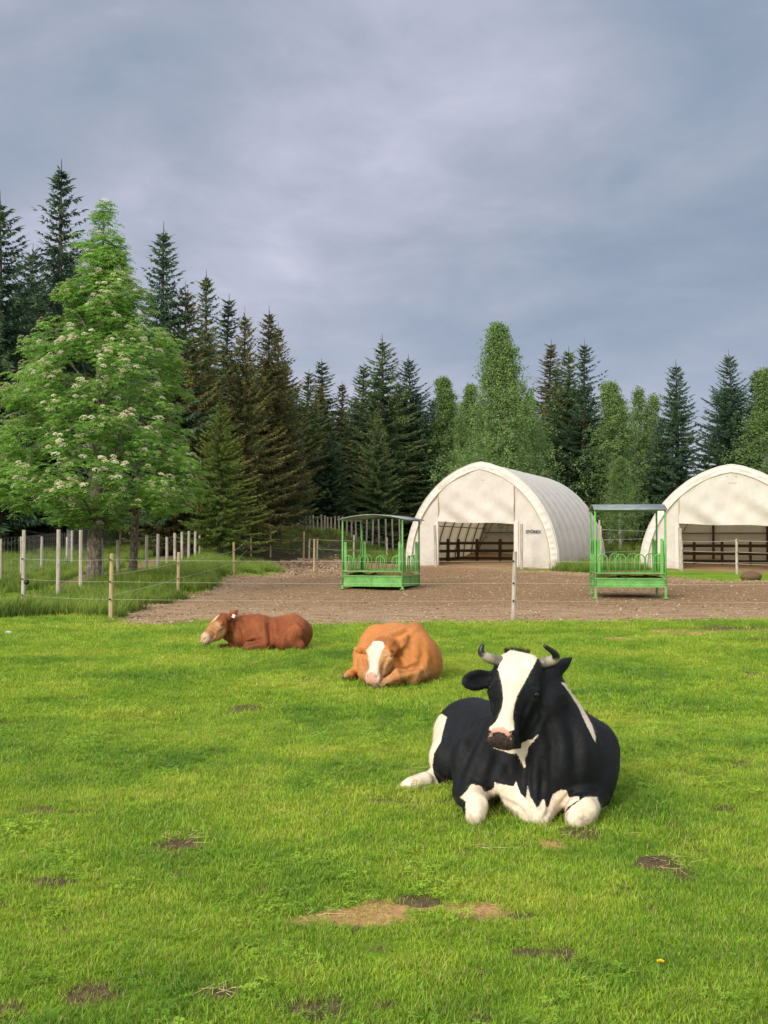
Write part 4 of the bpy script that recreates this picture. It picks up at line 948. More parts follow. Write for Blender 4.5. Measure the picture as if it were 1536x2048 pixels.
cowC, OC, VC, NC = finish_cow(B, 'cow', .0115, mC, 'reddish brown young cow lying sideways at the left, eyes closed', 'cow', 'cattle resting on the pasture',
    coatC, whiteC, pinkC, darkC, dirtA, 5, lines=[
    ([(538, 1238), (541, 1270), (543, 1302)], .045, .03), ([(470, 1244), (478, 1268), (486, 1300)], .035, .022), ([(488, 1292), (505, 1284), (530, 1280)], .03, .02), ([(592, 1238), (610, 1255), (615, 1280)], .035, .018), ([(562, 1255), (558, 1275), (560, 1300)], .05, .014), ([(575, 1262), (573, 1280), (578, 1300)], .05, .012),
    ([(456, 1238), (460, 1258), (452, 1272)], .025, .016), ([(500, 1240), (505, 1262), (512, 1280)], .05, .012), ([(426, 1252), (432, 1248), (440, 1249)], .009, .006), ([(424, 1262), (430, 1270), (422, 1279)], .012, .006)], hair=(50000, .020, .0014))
for q in (-1, 1): ico('eye', hC.P(.184, q * .111, -.070) - OC, .0165, M_EYE, cowC)
hooves(cowC, OC, [(V(441, 1293, Yc - .15), V(432, 1294, Yc - .18))], M_HOOF, .85)
mt = Mat('ear_tag', .4, .4); mt.color((.75, .72, .60))
tg = MB(); pt = V(467, 1232, Yc - .36) - OC; tg.box(pt, (.042, .004, .05), Matrix.Rotation(R(25), 3, 'Y')); tg.build('ear_tag', mt.m, cowC)
# ------------------------------------------------------------------ storage shelters of cream cloth over hoops
def cloth_mat(name, c1, c2, tr, bs=.35):
    m = Mat(name, .6, .3); oc = m.coord('obj')
    c = m.ramp(m.noise(.9, 5, .6, oc), [(.3, c1), (.7, c2)])
    c = m.mix(.35, c, m.ramp(m.noise(7, 5, .7, oc), [(.3, .78), (.7, 1.08)]), 'MULTIPLY')
    sp_ = m.node('ShaderNodeSeparateXYZ'); m.l.new(oc, sp_.inputs[0])
    low = m.math('SUBTRACT', 1.0, m.math('MULTIPLY', sp_.outputs[2], 1.6), True)
    c = m.mix(m.math('MULTIPLY', low, m.ramp(m.noise(4, 5, .7, oc), [(.35, .0), (.7, .55)])), c, (.36, .29, .20))
    m.color(c); m.bump(m.noise(3.2, 4, .6, oc), bs, .05); m.translucent(m.mix(1.0, c, (.95, .80, .58), 'MULTIPLY'), tr); return m.m
M_FRONT = cloth_mat('cream_cloth', (.66, .63, .575), (.73, .70, .65), .25)
M_COVER = cloth_mat('white_cover', (.82, .83, .81), (.88, .88, .86), .45, .2)
M_FLAP = cloth_mat('flap_cloth', (.69, .655, .59), (.76, .73, .67), .18)
m = Mat('seam', .7, .2); m.color((.40, .31, .17)); M_SEAM = m.m
m = Mat('steel_tube', .45, .5); m.b.inputs['Metallic'].default_value = .7; m.color((.16, .14, .12)); M_STEEL = m.m
m = Mat('rail_timber', .8, .2); m.color(m.mix(m.noise(14, 4, .6, m.coord('obj')), (.035, .024, .016), (.10, .065, .042))); M_RAIL = m.m
m = Mat('lettering', .6, .2); m.color((.05, .05, .055)); M_LETTER = m.m
PROF = [(1, 0), (.99, .14), (.965, .26), (.905, .41), (.83, .53), (.73, .65), (.61, .755), (.46, .855), (.31, .925), (.13, .982), (0, 1.0)]
def prof_fn(n=64):
    P_ = np.array(PROF); d = np.concatenate([[0], np.cumsum(np.hypot(*(P_[1:] - P_[:-1]).T))]); t = np.linspace(0, d[-1], n)
    u = np.interp(t, d, P_[:, 0]); z = np.interp(t, d, P_[:, 1])
    for _ in range(3): u[1:-1] = (u[:-2] + 2 * u[1:-1] + u[2:]) / 4; z[1:-1] = (z[:-2] + 2 * z[1:-1] + z[2:]) / 4
    R_ = np.stack([u, z], 1); L_ = R_[::-1].copy(); L_[:, 0] *= -1
    return np.concatenate([L_[::-1], R_[::-1][1:]])     # left base -> apex -> right base
ARC = prof_fn()
def arch_top(u):     # height (0..1) of the arch at lateral u (0..1)
    A = ARC[:64]; return np.interp(-np.abs(u), A[:, 0], A[:, 1])
def make_tent(loc, rot, half, H, L, bays, o_left, o_right, o_h, label, letters, pitch=0.0, seed=0):
    """local x = across the front, y = back along the tent, z up; front at y=0"""
    root = empty('storage_shelter', loc, label, 'shelter', 'cream cloth shelters behind the yard', rot)
    root.rotation_euler = (pitch, 0, rot)
    rg_ = np.random.default_rng(seed)
    # roof cover, sagging between the hoops
    nb = bays * 10; vs = []
    for k in range(nb + 1):
        t = k / nb; s = abs(math.sin(math.pi * t * bays)) ** .8; f = 1 - .016 * s
        for j, (u, z) in enumerate(ARC):
            e = 1 - .012 * s * math.sin(j / (len(ARC) - 1) * math.pi)
            wr = .006 * math.sin(j * .9 + k * .35) * s
            vs.append((u * half * (f + wr * .3) * e, t * L, max(z * H * (1 - .012 * s * (z > .2)), 0) - (.35 if z < .003 else 0)))
    n = len(ARC); a = np.array([[i * n + j, i * n + j + 1, (i + 1) * n + j + 1, (i + 1) * n + j] for i in range(nb) for j in range(n - 1)])
    mesh_np('cover', vs, a, M_COVER, root, True)
    # front cloth in three pieces; inner outline sits inside the edge flap
    def cloth(name, u0, u1, zb, y, fold, mat, nu=60, nz=50, scale=.97, par=root):
        v = []; us = np.linspace(u0, u1, nu)
        for u in us:
            top = arch_top(u) * H * scale; b = zb(u)
            for k in range(nz):
                t = k / (nz - 1); z = b + (top - b) * t if top > b else b
                v.append((u * half, y + fold(u * half, z), z))
        f = np.array([[i * nz + k, (i + 1) * nz + k, (i + 1) * nz + k + 1, i * nz + k + 1] for i in range(nu - 1) for k in range(nz - 1)])
        return mesh_np(name, v, f, mat, par, True)
    wr = lambda x, z: .018 * math.sin(3.1 * x + 2.3 * z + seed) * math.sin(1.7 * z - x) + .010 * math.sin(7 * x - 5.5 * z) * math.sin(2.2 * x + 1.3 * z)
    def drape(x, z):
        d = o_h + .02 * x - z
        w = math.exp(-((z - o_h) / 1.0) ** 2)
        return wr(x, z) * 1.5 - .09 + w * (.085 * math.sin(2.6 * (x + .9 * z)) + .05 * math.sin(5.3 * (x * .8 + 1.1 * z) + 1)) + .03 * math.exp(-((x + .5 - .4 * (z - 2)) / .3) ** 2) * math.exp(-((z - 3) / .9) ** 2)
    cloth('door_curtain', o_left, o_right, lambda u: o_h - .10 * (u - o_left) + .02 * math.sin(9 * u), 0, drape, M_FRONT, 80, 60)
    for u0, u1 in ((-.985, o_left + .004), (o_right - .004, .985)):
        cloth('front_panel', u0, u1, lambda u: -.25, -.02, wr, M_FRONT, 46, 60)
    cloth('rear_panel', -.985, .985, lambda u: -.25, L - .05, wr, M_FRONT, 60, 30)
    # frame strip, hem and side seams of the doorway
    for uu in (o_left, o_right):
        x = uu * half; top = arch_top(uu) * H * .9; sb = MB()
        sb.box((x, -.085, o_h + (top - o_h) / 2), (.035, .02, top - o_h)); sb.build('door_seam', M_SEAM, root)
    for uu, w in ((o_left, .16), (o_right, .20)):
        b = MB(); b.box((uu * half - (.09 if uu < 0 else -.09), -.06, o_h / 2 - .1), (w, .05, o_h + .3)); b.build('door_edge', M_FLAP, root)
    # ruffled flap laced over the front hoop
    v = []; NJ = 260; ring = ARC; dd = np.concatenate([[0], np.cumsum(np.hypot(*((ring[1:] - ring[:-1]) * (half, H)).T))]); tt = np.linspace(0, dd[-1], NJ)
    U = np.interp(tt, dd, ring[:, 0]) * half; Z = np.interp(tt, dd, ring[:, 1]) * H
    tx = np.gradient(U); tz = np.gradient(Z); ln = np.hypot(tx, tz); nx, nz_ = tz / ln, -tx / ln     # points inwards for left->right arcs
    NK = 9
    for j in range(NJ):
        ph = tt[j]; ru = (.5 + .5 * math.sin(ph * 19 + 2 * math.sin(ph * 2.1))) ** 1.5
        for k in range(NK):
            s = k / (NK - 1); d = -.03 + .36 * s; y = -.03 - .10 * math.sin(s * math.pi * .55) + (1 - s) * .10 - .020 * ru * math.sin(s * math.pi) * 1.5 + .02 * s
            v.append((U[j] + nx[j] * d, y, max(Z[j] + nz_[j] * d, -.1)))
    f = np.array([[j * NK + k, j * NK + k + 1, (j + 1) * NK + k + 1, (j + 1) * NK + k] for j in range(NJ - 1) for k in range(NK - 1)])
    mesh_np('edge_flap', v, f, M_FLAP, root, True)
    ss = MB(); ss.tube([(U[j] + nx[j] * .34, -.125, Z[j] + nz_[j] * .34) for j in range(0, NJ, 3)], .012, 5, False); ss.build('edge_seam', M_SEAM, root, True)
    # hoops inside, purlins, rear posts
    for k in range(bays + 1):
        y = L * k / bays; h = MB(); h.tube([(u * half * .965, y + (.12 if k == 0 else -.12 if k == bays else 0), z * H * .965) for u, z in ARC[::6]], .035, 6); h.build('hoop', M_STEEL, root, True)
    for zf, sx in ((.42, -1), (.42, 1), (.78, -1), (.78, 1)):
        A = ARC[:64]; u = np.interp(zf, A[::-1, 1] if A[0, 1] > A[-1, 1] else A[:, 1], A[::-1, 0] if A[0, 1] > A[-1, 1] else A[:, 0])
        p = MB(); p.tube([(sx * abs(u) * half * .95, .1, zf * H * .95), (sx * abs(u) * half * .95, L - .1, zf * H * .95)], .025, 6); p.build('purlin', M_STEEL, root, True)
    for uu in (-.35, .35):
        p = MB(); p.box((uu * half, L - .15, arch_top(uu) * H * .45), (.12, .12, arch_top(uu) * H * .9)); p.build('rear_post', M_RAIL, root)
    p = MB(); p.box((0, L - .18, o_h * .82), (half * 1.7, .05, .07)); p.box((0, L - .18, o_h * 1.25), (half * 1.6, .05, .07)); p.build('cross_bar', M_STEEL, root)
    for s in (-1, 1):     # diagonal braces in the back bay
        p = MB(); p.tube([(s * half * .93, L - L / bays, .2), (s * half * .60, L - .2, H * .62)], .03, 6); p.build('brace', M_STEEL, root, True)
    # timber rails of the pen inside
    r = MB()
    for z in (.28, .66, 1.04):
        r.box((-half * .80, L * .26, z), (.05, L * .46, .14)); r.box((half * .80, L * .26, z), (.05, L * .46, .14)); r.box((0, L * .49, z + .02), (half * 1.6, .05, .14))
    r.build('pen_rail', M_RAIL, root)
    for y in np.linspace(L * .05, L * .49, 4):
        for s in (-1, 1): q = MB(); q.box((s * half * .775, y, .62), (.13, .13, 1.3)); q.build('pen_post', M_RAIL, root)
    for x in np.linspace(-.5, .5, 4): q = MB(); q.box((x * half, L * .485, .62), (.13, .13, 1.3)); q.build('pen_post', M_RAIL, root)
    # two eyelets and a faint stitched line under the apex
    for x in (-.16, .22): e = MB(); e.box((x, -.075, H * .885), (.035, .02, .06)); e.build('eyelet', M_STEEL, root)
    e = MB(); e.box((.0, -.07, H * .825), (.85, .012, .022)); e.build('stitching', M_SEAM, root)
    if letters:
        cu = bpy.data.curves.new('lettering', 'FONT'); cu.body = letters[0]; cu.size = letters[1]; cu.extrude = .004; cu.offset = .006
        ob = bpy.data.objects.new('t', cu); COL.objects.link(ob); dg = bpy.context.evaluated_depsgraph_get(); me = bpy.data.meshes.new_from_object(ob.evaluated_get(dg)); COL.objects.unlink(ob); bpy.data.objects.remove(ob)
        me.name = 'lettering'; me.materials.clear(); me.materials.append(M_LETTER); o = bpy.data.objects.new('lettering', me); COL.objects.link(o); o.parent = root
        o.rotation_euler = (R(90), 0, 0); o.location = letters[2]
    return root
T1 = V(960, 1137, 52.0)
tent1 = make_tent((T1[0], T1[1], gz(T1[0], T1[1]) - .02), R(-21), 3.60, 4.72, 11.6, 8, -.545, .445, 2.02, 'cream cloth arch shelter with ribbed side and lettering, left of the second feeder', ('STÔREX', .185, (2.14, -.10, 1.50)), R(-.4), 1)
T2 = V(1463, 1158, 50.0)
tent2 = make_tent((T2[0], T2[1], gz(T2[0], T2[1])), R(-19), 3.92, 4.64, 12.0, 8, -.56, .50, 2.06, 'cream cloth arch shelter cut off by the right edge of the picture', None, 0, 5)
def rock(name, px, py, r, col, label):
    p = G(px, py); rg_ = np.random.default_rng(int(px)); v, f = ico_unit(); v = v * (1 + rg_.uniform(-.25, .25, (12, 1))) * r * np.array((1.2, .9, .6)) + np.array((0, 0, r * .3))
    o = mesh_np(name, v, f, M_STONE); o.location = p; attr(o, 'tint', np.full(12, col)); s = o.modifiers.new('s', 'SUBSURF'); s.levels = 2; s.render_levels = 2; tag(o, label, 'rock'); return o
rock('rock', 1500, 1160, .42, .12, 'brown heap of earth at the mouth of the right shelter')
# ------------------------------------------------------------------ green hay feeders with roofs
m = Mat('green_paint', .45, .4); oc = m.coord('obj')
m.b.inputs['Coat Weight'].default_value = .1
gcol_ = m.ramp(m.noise(3, 4, .6, oc), [(.3, (.060, .28, .040)), (.7, (.13, .42, .085))])
gcol_ = m.mix(m.ramp(m.noise(16, 6, .75, oc), [(.54, 0), (.62, .85)]), gcol_, (.16, .10, .055)); gcol_ = m.mix(m.ramp(m.noise(5, 5, .7, oc), [(.45, 0), (.75, .5)]), gcol_, (.26, .42, .20))
m.color(gcol_); M_GREEN = m.m
m = Mat('roof_sheet', .45, .5); m.b.inputs['Metallic'].default_value = .35; m.color(m.ramp(m.noise(4, 5, .6, m.coord('obj')), [(.3, (.17, .20, .20)), (.7, (.30, .33, .34))])); M_SHEET = m.m
m = Mat('hay', .95, .1); m.color(m.ramp(m.noise(30, 4, .7, m.coord('obj')), [(.3, (.12, .095, .035)), (.7, (.36, .29, .12))])); m.bump(m.noise(50, 3), .8, .03); M_HAY = m.m
def feeder(loc, rot, wx, wy, top, z_leg, z_p0, z_p1, z_r, z_hoop, sl0, sl1, arch_axis, label, seed, zr2=None):
    root = empty('hay_feeder', loc, label, 'hay feeder', 'green roofed hay feeders in the yard', rot)
    hx, hy = wx / 2, wy / 2; eave = top - .17
    for sx in (-1, 1):
        for sy in (-1, 1):
            b = MB(); b.tube([(sx * hx, sy * hy, z_leg), (sx * hx, sy * hy, eave)], .026, 8); p = b.build('roof_post', M_GREEN, root, True)
            b = MB(); b.box((sx * (hx - .09), sy * hy, (sl0 + sl1) / 2), (.075, .014, sl1 - sl0)); b.box((sx * hx, sy * (hy - .09), (sl0 + sl1) / 2), (.014, .075, sl1 - sl0)); b.box((sx * (hx - .045), sy * (hy - .045), (sl0 + sl1) / 2 - .05), (.035, .035, sl1 - sl0))
            b.build('corner_guard', M_GREEN, root, False, .004)
            b = MB(); b.box((sx * hx, sy * hy, z_p0 / 2), (.055, .055, z_p0)); b.box((sx * hx, sy * hy, .012), (.12, .12, .024)); b.build('leg', M_GREEN, root)
    # trough: four sheets and a floor
    zc = (z_p0 + z_p1) / 2; hh = z_p1 - z_p0
    for sx in (-1, 1):
        b = MB(); b.box((sx * hx * .985, 0, zc), (.015, wy * .97, hh)); b.box((sx * hx, 0, z_p1), (.05, wy, .035)); b.box((sx * hx, 0, z_p0), (.05, wy, .035)); b.box((sx * (hx + .005), 0, zc), (.03, .03, hh)); b.build('trough_panel', M_GREEN, root)
        b = MB(); b.box((0, sx * hy * .985, zc), (wx * .97, .015, hh)); b.box((0, sx * hy, z_p1), (wx, .05, .035)); b.box((0, sx * hy, z_p0), (wx, .05, .035)); b.box((-.03, sx * (hy + .005), zc), (.03, .03, hh)); b.build('trough_panel', M_GREEN, root)
    b = MB(); b.box((0, 0, z_p0 + .02), (wx * .96, wy * .96, .02)); b.build('trough_floor', M_GREEN, root)
    for s in (-1, 1):
        b = MB(); b.box((0, s * hy, z_r), (wx - .04, .045, .04)); b.build('top_rail', M_GREEN, root, False, .004)
        b = MB(); b.box((s * hx, 0, z_r), (.045, wy - .04, .04)); b.build('top_rail', M_GREEN, root, False, .004)
        # bent feeding hoops with a bar in the middle
        for ax in (0, 1):
            w = wx if ax == 0 else wy
            for c0 in (-.80, -.27, .27, .80):
                x0 = c0 * w / 2; r = w * .070
                pts = [(x0 - r, z_r), (x0 - r, z_hoop - r)] + [(x0 - r * math.cos(t), z_hoop - r + r * math.sin(t)) for t in np.linspace(0, math.pi, 9)[1:-1]] + [(x0 + r, z_hoop - r), (x0 + r, z_r)]
                q = [((a, s * hy, z) if ax == 0 else (s * hx, a, z)) for a, z in pts]
                b = MB(); b.tube(q, .017, 7); b.tube([((x0, s * hy, z) if ax == 0 else (s * hx, x0, z)) for z in (z_r, z_hoop - .03)], .013, 6); b.build('feeding_hoop', M_GREEN, root, True)
    # roof: arched sheet with folded rims
    n = 14; v = []; T_ = .02
    ex, ey = hx + (.14 if arch_axis == 0 else .04), hy + .10
    for k in range(n + 1):
        t = -1 + 2 * k / n; z = top - (.15 * t * t)
        for s in (-1, 1):
            for dz in (0, -T_):
                v.append((t * ex, s * ey, z + dz) if arch_axis == 0 else (s * ex, t * ey, z + dz))
    f = []
    for k in range(n):
        a, c = 4 * k, 4 * k + 4
        f += [(a, a + 2, c + 2, c), (a + 1, c + 1, c + 3, a + 3), (a, c, c + 1, a + 1), (a + 2, a + 3, c + 3, c + 2)]
    f += [(0, 1, 3, 2), (4 * n, 4 * n + 2, 4 * n + 3, 4 * n + 1)]
    mesh_np('roof', v, f, M_SHEET, root)
    for s in (-1, 1):
        b = MB()
        if arch_axis == 0: b.tube([(t * hx, s * hy, top - .03 - .15 * (t * hx / ex) ** 2) for t in np.linspace(-1, 1, 9)], .02, 6)
        else: b.tube([(s * hx, t * hy, top - .03 - .15 * (t * hy / ey) ** 2) for t in np.linspace(-1, 1, 9)], .02, 6)
        b.build('roof_rib', M_GREEN, root, True)
        b = MB(); b.box((0, s * hy, eave - .0) if arch_axis == 1 else (s * hx, 0, eave - .0), (wx, .04, .04) if arch_axis == 1 else (.04, wy, .04)); b.build('eave_rail', M_GREEN, root)
    # leftover hay
    rg_ = np.random.default_rng(seed); nx = 26; X, Y_ = np.meshgrid(np.linspace(-.47, .47, nx) * wx, np.linspace(-.47, .47, nx) * wy, indexing='ij')
    Zh = z_p0 + .08 + (z_r - z_p0) * 1.15 * fbm(X * 1.6 + seed, Y_ * 1.6, 3, seed) * (1 - .5 * (np.abs(X) / hx) ** 4) + rg_.uniform(0, .03, X.shape)
    q = np.array([[i * nx + j, (i + 1) * nx + j, (i + 1) * nx + j + 1, i * nx + j + 1] for i in range(nx - 1) for j in range(nx - 1)])
    h = mesh_np('hay', np.stack([X, Y_, Zh], -1).reshape(-1, 3), q, M_HAY, None); h.location = loc; h.rotation_euler = (0, 0, rot)
    tag(h, 'leftover hay lying in ' + ('the feeder near the yard gate' if seed == 1 else 'the feeder standing on bare legs'), 'hay')
    nS = 2200; a = np.stack([rg_.uniform(-.46, .46, nS) * wx, rg_.uniform(-.46, .46, nS) * wy, rg_.uniform(z_p0 + .15, z_r * 1.02, nS)], 1); d = rg_.normal(0, .10, (nS, 3)); d[:, 2] *= .3; w = np.array([0, 0, .006])
    hs = mesh_np('hay_straws', np.stack([a - w, a + w, a + d], 1).reshape(-1, 3), np.arange(nS * 3).reshape(-1, 3), M_HAY, h)
    return root
f1 = V(763, 1186, 34.6); f1[2] = gz(f1[0], f1[1])
feeder(f1, R(-17), 1.84, 1.84, 2.19, .0, .09, .38, .52, .97, .50, 1.38, 0, 'green hay feeder with grey arched roof beside the left shelter, low on the ground', 1)
f2 = V(1254, 1201, 30.2); f2[2] = gz(f2[0], f2[1])
feeder(f2, R(-6), 1.76, 1.70, 2.42, .0, .30, .50, .64, 1.12, .62, 1.52, 1, 'green hay feeder on bare legs standing between the two shelters', 2)
# ------------------------------------------------------------------ fences
m = Mat('fence_timber', .85, .15); oc = m.coord('pos')
c = m.ramp(m.noise(9, 5, .65, oc, (1, 1, .25)), [(.3, (.27, .235, .19)), (.55, (.43, .385, .32)), (.8, (.56, .52, .45))])
m.color(m.mix(.5, c, m.ramp(m.noise(60, 3, .6, oc, (1, 1, .1)), [(.3, .6), (.7, 1.25)]), 'MULTIPLY')); m.bump(m.noise(50, 4, .6, oc, (1, 1, .12)), .5, .01); M_POST = m.m
m = Mat('fresh_timber', .8, .15)
oc = m.coord("pos"); c = m.ramp(m.noise(9, 5, .65, oc, (1, 1, .25)), [(.3, (.27, .20, .10)), (.55, (.42, .33, .18)), (.8, (.50, .42, .26))])
m.color(m.mix(.5, c, m.ramp(m.noise(60, 3, .6, oc, (1, 1, .1)), [(.3, .65), (.7, 1.2)]), 'MULTIPLY')); M_POST2 = m.m
m = Mat('fence_wire', .6, .3); m.color((.50, .48, .43)); M_WIRE = m.m
m = Mat('thin_wire', .5, .4); m.color((.30, .31, .30)); M_THIN = m.m
m = Mat('insulator', .4, .4); m.color((.012, .012, .013)); M_INS = m.m
rgf = np.random.default_rng(12)
def post(root, px, top, base, mat, w=.075, ins=(), part='post', Y=None, knobs=None):
    """a round fence post whose foot stands on the land seen at (px, base)"""
    p = G(px, base) if Y is None else V(px, base, Y)
    if Y is not None: p[2] = gz(p[0], p[1])
    t = V(px, top, p[1]); h = t[2] - p[2]; tx = rgf.normal(0, .018); ty = rgf.normal(0, .015); b = MB(); b.tube([(0, 0, -.15), (tx * .5 * h, ty * .5 * h, h * .5), (tx * h, ty * h, h)], [w * .52, w * .50, w * .46], 8, True, .12)
    o = b.build(part, mat, root); o.location = p - np.array(root.location if root else (0, 0, 0))
    for z in ins:
        k = MB(); k.tube([(0, -w * .4, z), (0, -w * .4 - .05, z)], [.014, .020], 6); q = k.build('insulator', M_INS, o); 
    return p, h
def lerp_wire(root, pts, r, mat, name='wire', sag=.03):
    b = MB(); L_ = []
    for a, c in zip(pts[:-1], pts[1:]):
        a = np.array(a); c = np.array(c)
        for k in range(6):
            t = k / 6; p = a * (1 - t) + c * t; p = p.copy(); p[2] -= sag * 4 * t * (1 - t); L_.append(p)
    L_.append(np.array(pts[-1])); b.tube([p - np.array(root.location) for p in L_], r, 5); b.build(name, mat, root, True)
def fence(label, posts, mat, w, heights, r, wmat, ins=True, name='wire_fence', cat='fence', group=None, sag=.02):
    """posts: (px, top, base[, mat]); wires at the given heights above the ground"""
    P0 = G(posts[0][0], posts[0][2]); root = empty(name, P0, label, cat, group); feet = []
    for q in posts:
        p, h = post(root, q[0], q[1], q[2], q[3] if len(q) > 3 else mat, w, heights if ins else (), Y=q[4] if len(q) > 4 else None); feet.append((p, h))
    for z in heights: lerp_wire(root, [p + np.array((0, -w * .6, min(z, h * .95))) for p, h in feet], r, wmat, 'wire', sag)
    return root, feet
# near electric fence: it crosses the picture between pasture and yard
near, nf = fence('electric fence with three pale wires crossing in front of the gravel yard', [(46, 1060, 1231, M_POST, 24.3), (221, 1107, 1240, M_POST2, 22.35), (1026, 1103, 1240, M_POST, 22.3), (1828, 1103, 1240, M_POST, 22.3)], M_POST, .085, (.38, .72, 1.145), .0021, M_WIRE)
b = MB(); b.tube([(0, -.05, 0), (.0, -.12, 0)], [.05, .055], 10); b.tube([(0, -.12, 0), (.0, -.16, 0)], [.055, .03], 10); kb = b.build('wire_reel', M_INS, near, True); kb.location = V(56, 1164, 24.2) - np.array(near.location)
tallp = [(116, 1059, 1208), (161, 1060, 1182), (205, 1077, 1172), (236, 1080, 1179), (269, 1073, 1168), (293, 1070, 1166), (315, 1068, 1163), (334, 1074, 1151), (350, 1066, 1145), (364, 1064, 1130), (377, 1062, 1122), (390, 1063, 1113), (400, 1059, 1109), (410, 1056, 1105), (421, 1053, 1106), (436, 1048, 1108), (455, 1046, 1102)]
Ys = [26.8, 28.6, 31, 32.5, 34, 35.5, 37, 38.5, 40.2, 42, 44, 46, 48, 50, 52.5, 55, 58]
tp = [(a, b_, c_, M_POST, y) for (a, b_, c_), y in zip(tallp, Ys)]
fence('row of tall grey fence posts running back past the flowering tree', tp, M_POST, .10, (.5, .95, 1.3), .004, M_THIN, False)
fence('low electric fence on fresh short posts along the left rim of the yard', [(221, 1107, 1240, M_POST2, 22.5), (356, 1104, 1192), (468, 1084, 1152), (502, 1067, 1112), (541, 1069, 1115), (607, 1063, 1118)], M_POST2, .085, (.45, .85), .004, M_WIRE)
fence('electric fence with wooden posts between yard gate and left shelter', [(618, 1076, 1118), (634, 1077, 1119), (707, 1070, 1122), (774, 1075, 1122)], M_POST, .085, (.5, .95), .006, M_WIRE)
tagr = empty('fence_post', (0, 0, 0), 'single wooden post standing in the stones before the yard gate', 'post'); p_ = G(628, 1144); tagr.location = p_; post(tagr, 628, 1078, 1144, M_POST2, .085)
for px_, t_, b__, lab in ((872, 1050, 1131, 'grey wooden post at the left edge of the left shelter doorway'), (1043, 1048, 1139, 'grey wooden post at the right edge of the left shelter doorway'), (1362, 1056, 1152, 'thick wooden post at the doorway of the right shelter')):
    Yp = {872: 52.0, 1043: 49.8, 1362: 49.3}[px_]; rt = empty('door_post', V(px_, b__, Yp), lab, 'post', None); rt.location = (rt.location[0], rt.location[1], gz(rt.location[0], rt.location[1])); post(rt, px_, t_, b__, M_POST, .13 if px_ < 1300 else .17, Y=Yp)
fence('wire fence crossing the doorway of the right shelter', [(1364, 1080, 1158, M_POST, 46.5), (1474, 1078, 1167, M_POST, 44.0), (1600, 1076, 1170, M_POST, 43.0)], M_POST, .10, (.4, .85, 1.3), .006, M_WIRE)
fence('wire fence closing the gap between the two shelters', [(1198, 1040, 1133, M_POST, 58), (1203, 1052, 1134, M_POST, 55.5), (1330, 1060, 1134, M_POST, 60)], M_POST, .12, (.6, 1.2, 1.7), .008, M_WIRE)
# netting fence on the left
LN = [(-60, 1078, 1172), (1, 1078, 1168), (43, 1073, 1162), (83, 1073, 1151), (133, 1074, 1128), (144, 1061, 1135), (178, 1062, 1118), (240, 1064, 1104), (308, 1061, 1092), (327, 1061, 1091), (346, 1062, 1090)]
LY = [30, 32, 33.5, 37, 44, 41, 48, 54, 61, 63, 65]
rootN, feetN = fence('netting fence at the far left beyond the dirt path', [(a, b_, c_, M_POST, y) for (a, b_, c_), y in zip(LN, LY)], M_POST, .09, (), .003, M_THIN, False, 'netting_fence')
b = MB(); fs = sorted([p for p, h in feetN], key=lambda p: p[1])
for p, q in zip(fs[:-1], fs[1:]):
    p = np.array(p); q = np.array(q); d = q - p; n = max(2, int(np.linalg.norm(d) / .22))
    for z in np.linspace(.1, 1.25, 8): b.tube([p + (0, 0, z), q + (0, 0, z)], .0028, 3, False)
    for k in range(n): s = p + d * k / n; b.tube([s + (0, 0, .1), s + (0, 0, 1.25)], .0026, 3, False)
v_ = [tuple(np.array(v) - np.array(rootN.location)) for v in b.v]; b.v = v_; b.build('netting', M_THIN, rootN)
# far fence under the spruces
BX = [(481, 1035, 1078), (491, 1036, 1088), (497, 1031, 1092), (514, 1033, 1078), (523, 1038, 1072), (534, 1030, 1068), (541, 1027, 1064), (547, 1023, 1060), (553, 1024, 1058), (558, 1026, 1059), (565, 1026, 1062), (571, 1023, 1064), (575, 1024, 1062), (579, 1024, 1058), (585, 1027, 1056), (592, 1030, 1056), (600, 1031, 1056), (605, 1032, 1057), (612, 1033, 1057), (620, 1032, 1057), (627, 1030, 1058), (635, 1033, 1058), (643, 1029, 1057), (649, 1031, 1059), (655, 1034, 1057), (662, 1034, 1057), (670, 1032, 1056), (678, 1032, 1056), (685, 1033, 1056), (694, 1035, 1056), (703, 1035, 1057), (712, 1036, 1056), (722, 1036, 1057), (733, 1037, 1057), (745, 1038, 1058), (758, 1038, 1058), (772, 1038, 1059), (786, 1038, 1059), (800, 1038, 1060)]
YB = np.interp([q[0] for q in BX], [481, 530, 575, 800], [56, 61, 64, 66])
far_root, ff = fence('long fence of many thin grey posts under the spruces behind the yard', [(a, b_, c_, M_POST, y) for (a, b_, c_), y in zip(BX, YB)], M_POST, .10, (.4, .9), .006, M_THIN, False, 'wire_fence')
# ------------------------------------------------------------------ trees
def leaf_mat(name, stops, tr=.3, rough=.6):
    m = Mat(name, rough, .25); q = m.attr('tint'); r_ = m.node('ShaderNodeObjectInfo').outputs['Random']
    n = m.noise(.35, 4, .6)
    c = m.ramp(m.math('ADD', m.math('MULTIPLY', q, .55), m.math('MULTIPLY', n, .45)), stops)
    c = m.mix(.5, c, m.ramp(r_, [(0, .85), (1, 1.28)]), 'MULTIPLY')
    m.color(c); m.translucent(c, tr); return m.m
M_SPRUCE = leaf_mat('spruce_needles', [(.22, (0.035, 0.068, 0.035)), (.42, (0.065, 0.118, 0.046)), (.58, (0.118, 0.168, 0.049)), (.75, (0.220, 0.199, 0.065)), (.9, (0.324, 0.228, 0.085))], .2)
M_SPRUCE2 = leaf_mat('spruce_needles_brownish', [(.22, (0.041, 0.055, 0.023)), (.42, (0.087, 0.102, 0.032)), (.58, (0.152, 0.145, 0.043)), (.75, (0.239, 0.174, 0.058)), (.9, (0.348, 0.217, 0.087))], .2)
